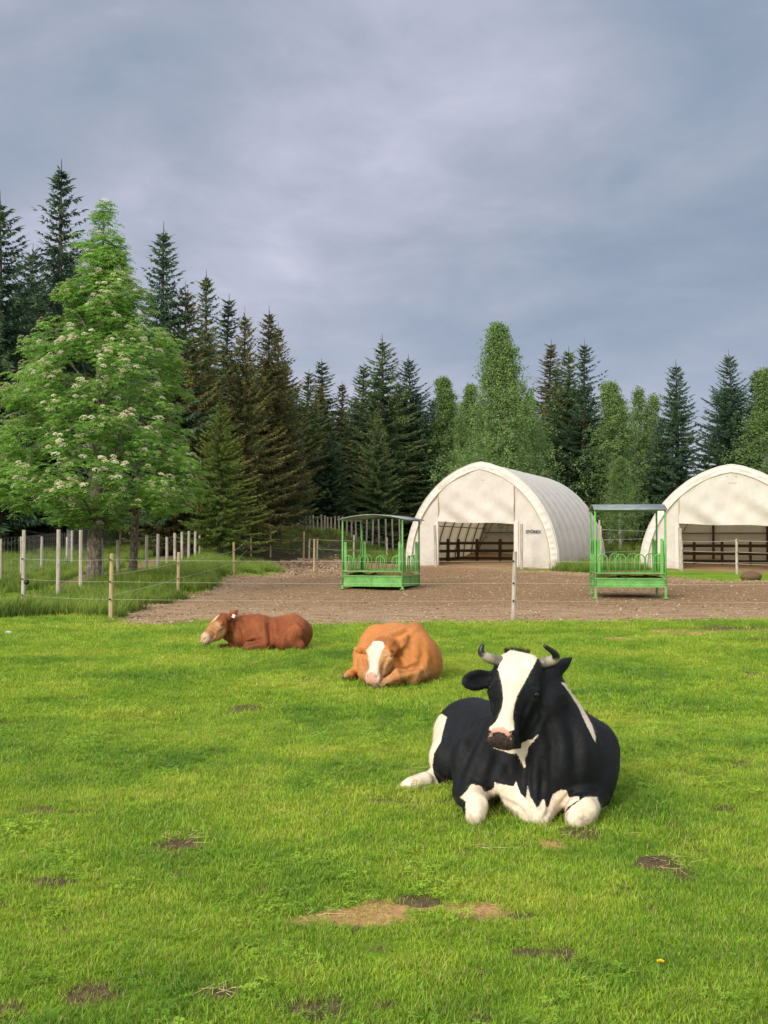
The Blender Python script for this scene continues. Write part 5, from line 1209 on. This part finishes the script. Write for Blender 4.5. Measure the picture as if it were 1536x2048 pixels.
M_SPRUCE3 = leaf_mat('spruce_needles_dark', [(.22, (0.027, 0.058, 0.039)), (.5, (0.058, 0.114, 0.058)), (.8, (0.125, 0.182, 0.073))], .2)
M_YOUNG = leaf_mat('spruce_needles_young', [(.22, (0.060, 0.096, 0.022)), (.5, (0.126, 0.186, 0.034)), (.8, (0.240, 0.288, 0.054))], .3)
M_BIRCH = leaf_mat('birch_leaves', [(.22, (.075, .145, .050)), (.45, (.145, .245, .078)), (.7, (.235, .345, .110)), (.9, (.33, .43, .15))], .4)
M_ROWAN = leaf_mat('rowan_leaves', [(.2, (.080, .185, .038)), (.42, (.165, .340, .062)), (.62, (.270, .480, .090)), (.85, (.42, .58, .16))], .40, .5)
m = Mat('bark', .9, .15); oc = m.coord('obj'); m.color(m.ramp(m.noise(10, 6, .7, oc, (1, 1, .3)), [(.3, (.035, .026, .020)), (.55, (.095, .072, .055)), (.75, (.19, .16, .13))])); m.bump(m.noise(22, 5, .7, oc, (1, 1, .3)), .9, .03); M_BARK = m.m
m = Mat('birch_bark', .7, .2); oc = m.coord('obj'); bn_ = m.noise(3.0, 6, .75, oc, (1, 1, 2.2)); m.color(m.ramp(bn_, [(.40, (.03, .025, .022)), (.47, (.48, .46, .42)), (.8, (.62, .60, .56))])); M_BBARK = m.m
m = Mat('rowan_bark', .85, .2); oc = m.coord('obj'); m.color(m.ramp(m.noise(14, 6, .75, oc, (1, 1, .5)), [(.32, (.045, .035, .026)), (.5, (.13, .105, .08)), (.62, (.26, .23, .18)), (.75, (.42, .40, .32))])); m.bump(m.noise(24, 5, .7, oc, (1, 1, .4)), 1.0, .03); M_RBARK = m.m
m = Mat('blossom', .7, .2); m.color(m.ramp(m.attr('tint'), [(0, (.56, .48, .28)), (.5, (.76, .70, .48)), (1, (.82, .78, .64))])); m.translucent((.7, .65, .45), .25); M_BLOS = m.m

def rhomb(base, d, L, w, roll, rg_):
    """thin four-cornered blades: base points, directions, lengths, widths -> verts, faces"""
    n = len(base); d = d / np.linalg.norm(d, axis=1)[:, None]
    u = np.cross(d, np.stack([np.cos(roll), np.sin(roll), np.ones(n) * .6], 1)); u /= np.maximum(np.linalg.norm(u, axis=1), 1e-6)[:, None]
    L = L[:, None]; w = w[:, None]
    v = np.stack([base, base + d * L * .45 + u * w, base + d * L, base + d * L * .45 - u * w], 1).reshape(-1, 3)
    return v, np.arange(4 * n).reshape(-1, 4)
def spruce_mesh(seed, H, Rb, dens=1.0, bare=.10, top_thin=0.0, irregular=.25, tw=.030):
    rg_ = np.random.default_rng(seed); B0 = []; D0 = []; L0 = []; W0 = []; T0 = []; twigs = MB(); lean = rg_.normal(0, .012, 2)
    z = H * bare; k = 0
    side_gain = lambda az: 1 + .18 * math.sin(az + seed) + .12 * math.sin(2 * az + seed * 2)
    while z < H - .15:
        t = z / H; nb = int(rg_.integers(5, 8) if t < .8 else rg_.integers(4, 6)); off = rg_.uniform(0, 6.28)
        for i in range(nb):
            az = off + 6.283 * i / nb + rg_.normal(0, .22); zz = z + rg_.uniform(-.12, .12)
            env = (1 - t) ** .80 * 1.08 * (.72 + .28 * min(1, (t - bare) / .12 + .4))
            Lb = Rb * env * side_gain(az) * rg_.uniform(1 - irregular * 1.5, 1 + irregular) + .10
            if t > .7: Lb *= 1 - top_thin * .3 * rg_.random()
            if rg_.random() < .06: Lb *= .5
            slope = -.38 + .95 * t ** 1.7 + rg_.normal(0, .07); ca, sa_ = math.cos(az), math.sin(az)
            n = max(5, int(Lb / .078 * dens * (1 - top_thin * .4 * (t > .6)))); s = (np.arange(n) + rg_.random(n)) / n; s = .08 + .92 * s
            px = lean[0] * zz + ca * Lb * s; py = lean[1] * zz + sa_ * Lb * s; pz = zz + slope * Lb * s - .10 * Lb * np.sin(s * 3.0) + .20 * Lb * s ** 3
            P_ = np.stack([px, py, pz], 1)
            out_ = np.array([ca, sa_, slope * .5]); lat = np.array([-sa_, ca, 0.])
            for m_ in range(5):
                sg = (-1, 1, 0, -1, 1)[m_]; ln = (.20 + .26 * (1 - s) * min(Lb, 2.2) / 1.6) * rg_.uniform(.6, 1.25, n) * (.75 if t > .8 else 1)
                if m_ == 2: dd_ = np.tile(out_ * .25 + np.array([0, 0, -1.]), (n, 1)); ln = ln * .95
                elif m_ < 2: dd_ = np.tile(out_ * .75 + lat * sg * .8 + np.array([0, 0, -.25]), (n, 1))
                else: dd_ = np.tile(out_ * .5 + lat * sg * .45 + np.array([0, 0, -.75]), (n, 1)); ln = ln * .9
                dd_ = dd_ + rg_.normal(0, .20, (n, 3)); B0.append(P_); D0.append(dd_); L0.append(ln); W0.append(rg_.uniform(.7, 1.4, n) * tw * (1.0 if m_ != 2 else 1.1))
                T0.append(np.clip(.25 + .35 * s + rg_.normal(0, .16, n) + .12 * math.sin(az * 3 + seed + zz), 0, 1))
            B0.append(P_[-1:]); D0.append(out_[None] + np.array([[0, 0, .2]])); L0.append(np.array([.26])); W0.append(np.array([tw])); T0.append(np.array([.8]))
        z += .23 + .09 * (1 - t) + rg_.uniform(-.05, .05)
    nT = 10; B0.append(np.array([[lean[0] * H, lean[1] * H, H - .9 + .09 * q] for q in range(nT)])); D0.append(rg_.normal(0, .6, (nT, 3)) + (0, 0, .9)); L0.append(np.full(nT, .22)); W0.append(np.full(nT, tw)); T0.append(np.full(nT, .5))
    v, f = rhomb(np.concatenate(B0), np.concatenate(D0), np.concatenate(L0), np.concatenate(W0), rg_.uniform(0, 6.28, sum(len(b) for b in B0)), rg_)
    tint = np.repeat(np.concatenate(T0), 4)
    tr = MB(); tr.tube([(lean[0] * H * q, lean[1] * H * q, H * q - .3 * (q == 0)) for q in (0, .02, .3, .6, .85, 1.03)], [H * .0150, H * .0125, H * .0095, H * .006, H * .003, .008], 8)
    for q in range(26):       # dead lower twigs
        zz = rg_.uniform(.03, bare + .12) * H; az = rg_.uniform(0, 6.28); L_ = rg_.uniform(.5, 1.4); tr.tube([(0, 0, zz), (math.cos(az) * L_, math.sin(az) * L_, zz - rg_.uniform(0, .35))], [.018, .006], 3, False)
    return v, f, tint, tr
SPR = []
specs = [(1, 16, 2.5, 1.0, .10, 0, .32), (2, 16, 2.1, 1.0, .12, .3, .35), (3, 16, 2.9, 1.05, .08, 0, .22), (4, 16, 2.3, .95, .13, .8, .5), (5, 16, 3.3, 1.1, .06, .2, .3), (6, 16, 1.9, 1.0, .14, .5, .4), (7, 16, 2.6, 1.0, .16, .2, .35)]
for sp_ in specs:
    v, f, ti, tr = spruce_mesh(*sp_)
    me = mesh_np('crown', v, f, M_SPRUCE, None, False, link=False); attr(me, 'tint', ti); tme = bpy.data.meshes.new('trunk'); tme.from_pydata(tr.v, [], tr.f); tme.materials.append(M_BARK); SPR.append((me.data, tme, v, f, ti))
def clone_mat(me, mat):
    key = me.name + mat.name
    if key not in clone_mat.c: q = me.copy(); q.materials.clear(); q.materials.append(mat); clone_mat.c[key] = q
    return clone_mat.c[key]
clone_mat.c = {}
def place_tree(name, px, top, Y, var, label, cat, group, mat=None, wide=1.0, rot=0.0, lib=None, H0=16.0):
    p = V(px, 1080, Y); z0 = gz(p[0], p[1]); H = V(px, top, Y)[2] - z0; s = H / H0
    root = empty(name, (p[0], p[1], z0), label, cat, group, rot, (s * wide, s * wide, s)); cm, tm = (lib or SPR)[var][:2]
    if mat is not None: cm = clone_mat(cm, mat)
    t = bpy.data.objects.new('trunk', tm); COL.objects.link(t); t.parent = root
    c = bpy.data.objects.new('crown', cm); COL.objects.link(c); c.parent = root; return root
A_, D_, Y_ = M_SPRUCE2, M_SPRUCE3, M_YOUNG
spr = [  # px, top, Y, variant, material, width, label
 (-95, 470, 50, 2, D_, 1.0, None), (2, 400, 49, 0, D_, 1.05, 'dark spruce cut off by the left edge behind the flowering tree'), (46, 500, 60, 4, D_, 1.0, 'dark spruce half hidden between the two tallest left spruces'),
 (111, 338, 53, 3, D_, 1.0, 'tallest spruce with a ragged open top, behind the flowering tree'), (160, 520, 58, 2, D_, 1.0, 'dark spruce hidden behind the middle of the flowering tree'), (235, 560, 60, 4, D_, .9, 'dark spruce showing through the right half of the flowering tree'),
 (318, 462, 50, 1, D_, 1.0, 'slender dark spruce rising just right of the flowering tree top'), (374, 572, 50, 2, A_, .9, 'brownish spruce with hanging twigs right of the flowering tree'), (408, 553, 57, 3, None, .95, 'thin topped spruce above the brownish one'),
 (436, 600, 60, 5, D_, 1.2, 'dark narrow spruce left of the brownish pair'), (488, 626, 52, 7 % 7, A_, .8, 'brownish spruce with a broad drooping skirt left of the gap in the trees'), (533, 624, 56, 1, A_, .95, 'brownish spruce with twin like tops left of the gap'), (556, 655, 58, 6, A_, .9, 'lower top leaning against the twin topped spruce'),
 (583, 722, 60, 2, None, .8, 'dark spruce at the right end of the tall left wood'), (604, 745, 66, 5, None, 1.1, 'narrow spruce at the foot of the gap in the trees'),
 (440, 800, 47, 0, Y_, 1.1, 'light yellowish green young spruce before the brownish ones'), (636, 770, 74, 1, A_, 1.0, 'brown tipped spruce first right of the gap'), (651, 728, 76, 5, None, 1.3, 'spruce with a slim pointed top right of the gap'), (684, 768, 78, 3, A_, 1.0, 'small brownish spruce between two pointed ones'),
 (714, 732, 80, 5, D_, 1.2, 'narrow dark spruce left of the tall centre one'), (768, 678, 72, 0, None, 1.05, 'tallest dark spruce in the centre of the far wood'), (740, 780, 82, 4, D_, .9, 'low dark spruce behind the left flank of the centre one'), (800, 772, 80, 6, D_, 1.0, 'short spruce right of the centre one'), (834, 720, 76, 2, D_, .95, 'dark spruce left of the first birch'),
 (760, 838, 64, 4, None, .8, 'short bushy spruce in front of the tall centre one'), (652, 860, 68, 2, D_, 1.0, 'short dark spruce in front of the slim pointed one'), (868, 800, 80, 6, D_, 1.1, 'dark spruce hidden left of the first birch'), (930, 800, 84, 0, D_, 1.0, 'dark spruce hidden between the two birches'),
 (1086, 690, 84, 5, A_, 1.1, 'slim brown topped spruce right of the tall birch'), (1114, 735, 82, 1, D_, 1.0, 'dark spruce between slim and twin topped ones'), (1141, 702, 76, 6, None, .95, 'left spruce of the twin topped pair right of the tall birch'), (1165, 690, 74, 3, D_, .95, 'right spruce of the twin topped pair right of the tall birch'), (1186, 770, 82, 2, D_, 1.0, 'dark spruce behind the second right birch'),
 (1250, 800, 86, 4, D_, .9, 'dark spruce between the light birches'), (1310, 840, 74, 2, D_, .8, 'short dark spruce left of the open notch'), (1360, 728, 72, 0, D_, .95, 'pointed dark spruce standing free left of the open notch in the trees'), (1452, 775, 80, 6, D_, 1.0, 'low spruce right of the open notch'), (1482, 710, 74, 2, D_, .9, 'tall spruce right of the open notch'), (1512, 750, 82, 1, D_, 1.0, 'spruce behind the birch at the right edge'),
 (1610, 700, 78, 4, D_, 1.0, None), (1700, 690, 78, 2, D_, 1.0, None), (-200, 420, 52, 4, D_, 1.0, None), (-330, 400, 54, 0, D_, 1.0, None)]
for i, (px_, t_, Yp, va, mt_, wd, lab) in enumerate(spr):
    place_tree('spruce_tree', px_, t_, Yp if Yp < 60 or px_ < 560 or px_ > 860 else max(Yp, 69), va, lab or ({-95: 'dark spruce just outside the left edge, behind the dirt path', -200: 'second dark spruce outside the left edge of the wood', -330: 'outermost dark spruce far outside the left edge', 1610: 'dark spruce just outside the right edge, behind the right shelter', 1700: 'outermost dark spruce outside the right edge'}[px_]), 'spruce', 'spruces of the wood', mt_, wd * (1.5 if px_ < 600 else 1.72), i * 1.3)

# ---- birches
def birch_mesh(seed, H, Rb, nst, leaf, low=.12):
    rg_ = np.random.default_rng(seed); tr = MB(); n = 12; path = [(.25 * math.sin(q * .6 + seed) * q / n, .2 * math.cos(q * .5 + seed) * q / n, H * q / n * .97 - .3 * (q == 0)) for q in range(n + 1)]
    tr.tube(path, [H * .011 * (1 - q / n) ** .8 + .012 for q in range(n + 1)], 8); Bp = []; Dp = []; Lp = []; Wp_ = []; Tp = []
    pc = np.array(path)
    for i in range(nst):
        t = low + (1 - low) * rg_.random() ** .9; zb = H * t * .93; az = rg_.uniform(0, 6.28); env = min(1, ((1 - t) * 1.05) ** 1.1) * (.7 + .3 * min(1, (t - low) * 6)); lob = .45 + .95 * float(vnoise(az * 1.1 + seed * 3, t * 7, seed)); Lb = Rb * env * rg_.random() ** .55 * lob + .12
        b0 = np.array([np.interp(zb, pc[:, 2], pc[:, 0]), np.interp(zb, pc[:, 2], pc[:, 1]), zb]); up = rg_.uniform(.5, 1.0) * (.30 + .9 * t)
        d = np.array([math.cos(az), math.sin(az), up]); e = b0 + np.array([math.cos(az) * Lb, math.sin(az) * Lb, Lb * up]); mid_ = (b0 + e) / 2 + (0, 0, .1 * Lb)
        if i % 7 == 0: tr.tube([b0, (b0 + mid_) / 2, b0 + (e - b0) * .6], [.020 * Lb / 2 + .008, .012 * Lb / 2 + .006, .004], 4, False)
        for s in (.45, .65, .85, 1.0):       # hanging strands of leaves
            p = b0 + (e - b0) * s + rg_.normal(0, .16, 3); nl = int(rg_.integers(9, 16)); hl = rg_.uniform(.3, 1.1) * (.5 + .5 * (1 - t)); k = np.arange(nl) / nl
            sx, sy = rg_.normal(0, .16, 2); P_ = np.stack([p[0] + sx * k + rg_.normal(0, .07, nl), p[1] + sy * k + rg_.normal(0, .07, nl), p[2] + .12 - hl * k + rg_.normal(0, .05, nl)], 1)
            Bp.append(P_); D = rg_.normal(0, .7, (nl, 3)); D[:, 2] -= .6; Dp.append(D); Lp.append(rg_.uniform(.7, 1.3, nl) * leaf); Wp_.append(rg_.uniform(.7, 1.3, nl) * leaf * .36); tb = rg_.normal(.5, .14); Tp.append(np.clip(tb + rg_.normal(0, .14, nl) + .1 * s, 0, 1))
    v, f = rhomb(np.concatenate(Bp), np.concatenate(Dp), np.concatenate(Lp), np.concatenate(Wp_), rg_.uniform(0, 6.28, sum(map(len, Bp))), rg_)
    me = mesh_np('crown', v, f, M_BIRCH, None, False, link=False); attr(me, 'tint', np.repeat(np.concatenate(Tp), 4)); tme = bpy.data.meshes.new('trunk'); tme.from_pydata(tr.v, [], tr.f); tme.materials.append(M_BBARK); return (me.data, tme)
BIR = [birch_mesh(11, 16, 5.2, 1500, .115, .04), birch_mesh(12, 16, 4.4, 760, .12, .08), birch_mesh(13, 16, 4.0, 340, .12, .12)]
for i, (px_, t_, Yp, va, wd, lab) in enumerate([(1005, 624, 66, 0, .88, 'tallest light green birch with white trunk, above the left shelter'), (888, 738, 76, 1, 1.0, 'light green birch with a thin white trunk left of the tall birch'), (940, 752, 74, 1, .9, 'low birch against the left side of the tall birch'), (1060, 775, 73, 1, .9, 'low birch under the right side of the tall birch'),
        (1222, 748, 73, 1, 1.15, 'full green birch right of the twin topped spruces'), (1276, 756, 80, 2, .9, 'thin airy birch left of the free standing pointed spruce'), (1306, 768, 80, 2, .9, 'thin airy birch touching the free standing pointed spruce'), (1532, 720, 72, 1, 1.2, 'birch cut off by the right edge of the picture'), (1240, 905, 68, 1, 1.2, 'low green birch bush behind the second feeder')]):
    place_tree('birch_tree', px_, t_, Yp, va, lab, 'birch', 'birches among the spruces', None, wd * 1.40, i * 2.1, BIR)

# ---- depth of the wood: rows behind, one dark mass
far_src = bpy.data.collections.new('far_spruces')
for k in (0, 2, 4, 6):
    cm = clone_mat(SPR[k][0], M_SPRUCE3); o = bpy.data.objects.new('far%d' % k, cm); far_src.objects.link(o)
rng = np.random.default_rng(31); FP = []; FS = []
for i in range(620):
    Yp = rng.uniform(66, 118); px_ = rng.uniform(-1500, 2500); x = (px_ - 768) / F * Yp
    if px_ < 600: Yp = rng.uniform(60 if px_ > -300 else 52, 100); x = (px_ - 768) / F * Yp
    tops = np.interp(px_, [-500, 0, 150, 300, 420, 560, 640, 800, 1000, 1200, 1330, 1385, 1400, 1432, 1450, 1536, 2000], [520, 560, 560, 640, 700, 745, 805, 800, 790, 800, 825, 930, 985, 985, 920, 840, 800]) + rng.uniform(0, 60)
    z0 = gz(x, Yp)
    if Yp < 84 and 600 < px_ < 1560: continue
    Ht = V(px_, tops, Yp)[2] - z0
    if Ht < 2: continue
    FP.append((x, Yp, z0)); FS.append(Ht / 16)
FP = np.array(FP); rot = np.stack([np.zeros(len(FP)), np.zeros(len(FP)), rng.uniform(0, 6.28, len(FP))], 1)
scatter('forest', FP, rng.integers(0, 4, len(FP)), FS, far_src, 'deep dark spruce wood behind the front trees', 1, rot=rot)
# bare trunks standing in the dark under the wood
tr_src = bpy.data.collections.new('far_trunks'); t_ = MB(); t_.tube([(0, 0, -.3), (0, 0, 3), (0, 0, 7)], [.16, .13, .10], 7); me = bpy.data.meshes.new('tt'); me.from_pydata(t_.v, [], t_.f); me.materials.append(M_BARK); tr_src.objects.link(bpy.data.objects.new('tt', me))
FP2 = FP + (0, 0, 0); scatter('forest_trunks', FP2, np.zeros(len(FP2), int), np.clip(FS, .3, 1), tr_src, 'bare trunks in the shade of the wood', 2, .02)

# ---- rowan in flower
def rowan(px, base, Y):
    p = V(px, base, Y); z0 = gz(p[0], p[1]); rg_ = np.random.default_rng(77)
    root = empty('rowan_tree', (p[0], p[1], z0), 'large leafy rowan tree covered in cream blossom clusters by the path', 'rowan tree'); k = Y / F
    ys = np.array([408, 430, 470, 500, 540, 570, 620, 680, 740, 800, 850, 900, 940, 975, 1000, 1022, 1040]); hw = np.array([3, 16, 34, 48, 54, 80, 104, 138, 166, 182, 190, 198, 206, 210, 190, 140, 50]); cx_ = np.array([205, 208, 205, 203, 205, 200, 212, 206, 195, 186, 184, 180, 184, 192, 196, 190, 186])
    zs = np.array([V(px, y, Y)[2] - z0 for y in ys]); rw = hw * k; cxx = (cx_ - px) * k
    Rz = lambda z: np.interp(-z, -zs, rw); Cz = lambda z: np.interp(-z, -zs, cxx)
    H = zs[0]; tr = MB(); tr.tube([(0, 0, -.3), (.02, 0, .25), (.03, .02, 1.2), (.06, 0, 2.4), (.10, 0, 4.2), (.18, 0, 6.5), (.2, 0, 8.3), (.25, 0, H - .2)], [.30, .235, .205, .18, .13, .08, .04, .010], 14, True, .16)
    tr.tube([(-.02, .1, .8), (.22, .25, 1.9), (.5, .3, 3.4), (.9, .4, 5.2)], [.15, .12, .08, .03], 10, True, .1); pts = []
    NCL = 4300; CL = []
    while len(CL) < 250:      # leafy clumps carried by the limbs
        z = zs[-1] + (zs[0] - zs[-1]) * rg_.random() ** 1.15; R_ = float(Rz(z))
        if rg_.random() > .16 + R_ / 2.4: continue
        a = rg_.uniform(0, 6.28); cr_ = rg_.uniform(.36, .70) * min(1, .32 + R_ / 2.2); r = max(R_ * 1.04 - cr_ * rg_.uniform(.35, 1.4), 0) * (1 if rg_.random() < .75 else rg_.random())
        CL.append((float(Cz(z)) + r * math.cos(a), r * math.sin(a) * .9, z, cr_))
    while len(pts) < NCL:
        c0 = CL[rg_.integers(0, len(CL))]; dv = rg_.normal(0, 1, 3); dv /= np.linalg.norm(dv); dv *= c0[3] * rg_.random() ** .45; x, y, z = c0[0] + dv[0], c0[1] + dv[1], c0[2] + dv[2] * (1.6 if c0[2] > H * .8 else .8)
        R_ = float(Rz(z)); r = math.hypot(x - float(Cz(z)), y); a = math.atan2(y, x - float(Cz(z)))
        pts.append((x, y, z, min(r / max(R_, .1), 1), a))
    pts = np.array(pts); Bp = []; Dp = []; Lp = []; Wp_ = []; Tp = []; BB = []; 
    for i in range(70):       # limbs
        q = pts[rg_.integers(0, len(pts))]; zb = max(1.6, q[2] - q[3] * rg_.uniform(.8, 2.4)); b0 = np.array([.02 * zb, 0, zb]); e = q[:3]; md = (b0 + e) / 2 + (0, 0, .1)
        tr.tube([b0, md, e], [.055, .03, .008], 5, False)
    for x, y, z, rr, a in pts:
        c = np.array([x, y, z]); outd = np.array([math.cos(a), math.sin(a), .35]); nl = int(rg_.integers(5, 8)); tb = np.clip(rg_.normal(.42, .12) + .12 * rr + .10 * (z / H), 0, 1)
        for j in range(nl):
            az = 6.28 * j / nl + rg_.normal(0, .3); d = outd * .55 + np.array([math.cos(az), math.sin(az), rg_.uniform(-.45, .35)]); d /= np.linalg.norm(d); L_ = rg_.uniform(.15, .24); s = np.repeat(np.linspace(.22, 1, 5), 2)
            rach = c + d * s[:, None] * L_; rach[:, 2] -= s ** 2 * L_ * .35; u = np.cross(d, (0, 0, 1)); u /= np.linalg.norm(u) + 1e-6; sg = np.tile([-1, 1], 5)[:, None]
            Bp.append(rach); Dp.append(d * .5 + u * sg * .85 + np.array([0, 0, -.15]) + rg_.normal(0, .12, (10, 3))); Lp.append(rg_.uniform(.055, .085, 10)); Wp_.append(rg_.uniform(.011, .016, 10)); Tp.append(np.clip(tb + rg_.normal(0, .07, 10) + rg_.normal(0, .06), 0, 1))
        if rg_.random() < .52 * (1 if rr > .62 else .12) * (1.0 if z < H * .80 else .2): BB.append((c, outd))
    n = sum(map(len, Bp)); v, f = rhomb(np.concatenate(Bp), np.concatenate(Dp), np.concatenate(Lp), np.concatenate(Wp_), rg_.uniform(0, 6.28, n), rg_)
    cr = mesh_np('crown', v, f, M_ROWAN, root); attr(cr, 'tint', np.repeat(np.concatenate(Tp), 4)); tr.build('trunk', M_RBARK, root, True)
    V_ = []; T_ = []
    for c, o_ in BB:
        c = c + unit(o_) * .10 + (0, 0, .05); nf = 46; up = unit(np.array([o_[0] * .5, o_[1] * .5, 1.0])); e1 = unit(np.cross(up, (1, 0, .1))); e2 = np.cross(up, e1); rad = rg_.uniform(.06, .12)
        rr_ = rad * np.sqrt(rg_.random(nf)); an = rg_.uniform(0, 6.28, nf); P_ = c + (np.cos(an) * rr_)[:, None] * e1 + (np.sin(an) * rr_)[:, None] * e2 + up * (rad * .55 * (1 - (rr_ / rad) ** 2))[:, None] + rg_.normal(0, .006, (nf, 3))
        s = .017; V_.append(np.stack([P_ + e1 * s, P_ + e2 * s + up * .004, P_ - e1 * s, P_ - e2 * s + up * .004], 1).reshape(-1, 3)); T_.append(np.repeat(np.clip(rg_.normal(.5, .2) + rg_.normal(0, .15, nf), 0, 1), 4))
    V_ = np.concatenate(V_); bl = mesh_np('blossoms', V_, np.arange(len(V_)).reshape(-1, 4), M_BLOS, root); attr(bl, 'tint', np.concatenate(T_)); bl['kind'] = 'stuff'; print('blossom clusters', len(BB), 'leaf faces', len(f))
    return root
rowan(186, 1172, 31.0)
# second trunk just right of the rowan: a bare grey stem
r2 = empty('bare_tree', (0, 0, 0), 'bare slanting grey trunk right of the rowan tree', 'tree'); q_ = V(262, 1166, 33.5); q_[2] = gz(q_[0], q_[1]); r2.location = q_
b = MB(); b.tube([(0, 0, -.2), (.06, 0, .5), (.10, 0, 1.4), (.20, 0, 2.6), (.25, 0, 3.4)], [.16, .12, .105, .09, .07], 10, True, .15); b.build('trunk', M_RBARK, r2, True)
# ------------------------------------------------------------------ small things lying on the pasture
m = Mat('pale_stone', .8, .2); m.color(m.ramp(m.noise(20, 4), [(.3, (.34, .34, .33)), (.7, (.58, .57, .54))])); M_PALE = m.m
def small_stone(px, py, sz, label):
    p = G(px, py); rg_ = np.random.default_rng(px); v, f = ico_unit(); v = v * (1 + rg_.uniform(-.2, .2, (12, 1))) * np.array(sz) + (0, 0, sz[2] * .5)
    o = mesh_np('stone', v, f, M_PALE); o.location = p; s = o.modifiers.new('round', 'SUBSURF'); s.levels = 2; s.render_levels = 2; tag(o, label, 'stone'); return o
small_stone(18, 1267, (.085, .05, .035), 'flat pale grey stone in the grass at the left edge')
small_stone(115, 1256, (.035, .03, .035), 'small pale stone in the grass below the two front fence posts')
m = Mat('dandelion_petals', .6, .2); m.color((.85, .62, .02)); M_DAN = m.m
p = G(1321, 1943); dn = empty('dandelion', p, 'single yellow dandelion low in the grass at the lower right', 'flower')
b = MB(); b.tube([(0, 0, 0), (.002, 0, .02), (.0, .002, .036)], .0016, 5); b.build('stem', M_TALL, dn)
b = MB(); rg_ = np.random.default_rng(3)
for k in range(60):
    a = k * 2.4; r = .0135 * math.sqrt((k + 3) / 60); z = .040 + .004 * (1 - k / 60); w = .0022
    b.add([(0, 0, .034), (r * math.cos(a) - w * math.sin(a), r * math.sin(a) + w * math.cos(a), z), (r * 1.15 * math.cos(a), r * 1.15 * math.sin(a), z - .001), (r * math.cos(a) + w * math.sin(a), r * math.sin(a) - w * math.cos(a), z)], [(0, 1, 2, 3)])
b.build('flower_head', M_DAN, dn)
m = Mat('dung', .9, .15); m.color(m.ramp(m.noise(60, 5, .7), [(.3, (.055, .036, .020)), (.7, (.17, .12, .07))])); m.bump(m.noise(45, 5, .7), 1.0, .02); M_DUNG = m.m
def dung(px, py, r, label):
    p = G(px, py); rg_ = np.random.default_rng(px); n = 20; v = []; f = []
    prof = [(0, .030), (.3, .026), (.62, .034), (.85, .026), (1.0, .0), (1.04, -.02)]
    for i, (q, z) in enumerate(prof):
        for k in range(n):
            a = 2 * math.pi * k / n; rr = r * q * (1 + .16 * math.sin(a * 2 + px) + .10 * math.sin(a * 5 + py) + rg_.normal(0, .03)); v.append((rr * 1.25 * math.cos(a), rr * math.sin(a), (z + rg_.normal(0, .003)) * r / .14 if z > 0 else z))
    for i in range(len(prof) - 1):
        for k in range(n): f.append((i * n + k, (i + 1) * n + k, (i + 1) * n + (k + 1) % n, i * n + (k + 1) % n))
    o = mesh_np('cow_dung', v, f, M_DUNG, None, True); o.location = p; tag(o, label, 'dung', 'dried dung on the pasture')
for q in [(495, 1419, .13, 'dark dung heap left of the middle, between the tan cow and the lower left'), (438, 1505, .05, 'tiny dark dropping straight below the long dark dung heap'), (832, 1806, .085, 'dark dung beside the orange bare patch'), (1043, 1834, .05, 'small reddish dung right of the orange bare patch'), (1312, 1730, .10, 'dung with straw right below the black and white cow'), (668, 1700, .035, 'dark clod left below the hind foot of the front cow'), (1300, 1818, .03, 'tiny dark clod at the lower right'), (815, 1617, .05, 'dark clod just below the hind foot of the front cow'), (108, 1766, .07, 'dark dung near the left edge below the middle'), (1400, 1434, .05, 'small reddish brown clod right of the front cow'), (500, 1330, .07, 'dark dung just below the reddish brown cow'), (960, 2036, .05, 'dark clod at the lower edge of the picture')]: dung(*q)
m = Mat('straw', .8, .2); m.color((.50, .40, .20)); M_STRAW = m.m
sv = []; rg_ = np.random.default_rng(8)
for cx0, cy0, sx0, sy0, n in [(350, 1680, 60, 14, 40), (1330, 1728, 50, 14, 50), (640, 1832, 70, 12, 26), (830, 1540, 30, 10, 26), (430, 1990, 50, 16, 30), (1390, 1265, 120, 8, 90), (90, 1700, 40, 10, 14), (960, 1700, 60, 6, 16), (1180, 1668, 60, 8, 20), (500, 1416, 40, 6, 22)]:
    for k in range(n):
        p = G(cx0 + rg_.normal(0, sx0 / 1.6), cy0 + rg_.normal(0, sy0 / 1.6)); a = rg_.uniform(0, 6.28); L = rg_.uniform(.03, .11); d = np.array([math.cos(a), math.sin(a), rg_.uniform(-.02, .12)]) * L; s = np.array([-math.sin(a), math.cos(a), .6]) * .0011; p = p + (0, 0, .018)
        sv += [p - s, p + s, p + d + s * .5, p + d - s * .5]
o = mesh_np('straw', np.array(sv), np.arange(len(sv)).reshape(-1, 4), M_STRAW); tag(o, 'loose dry straw on the pasture', None, None, 'stuff')
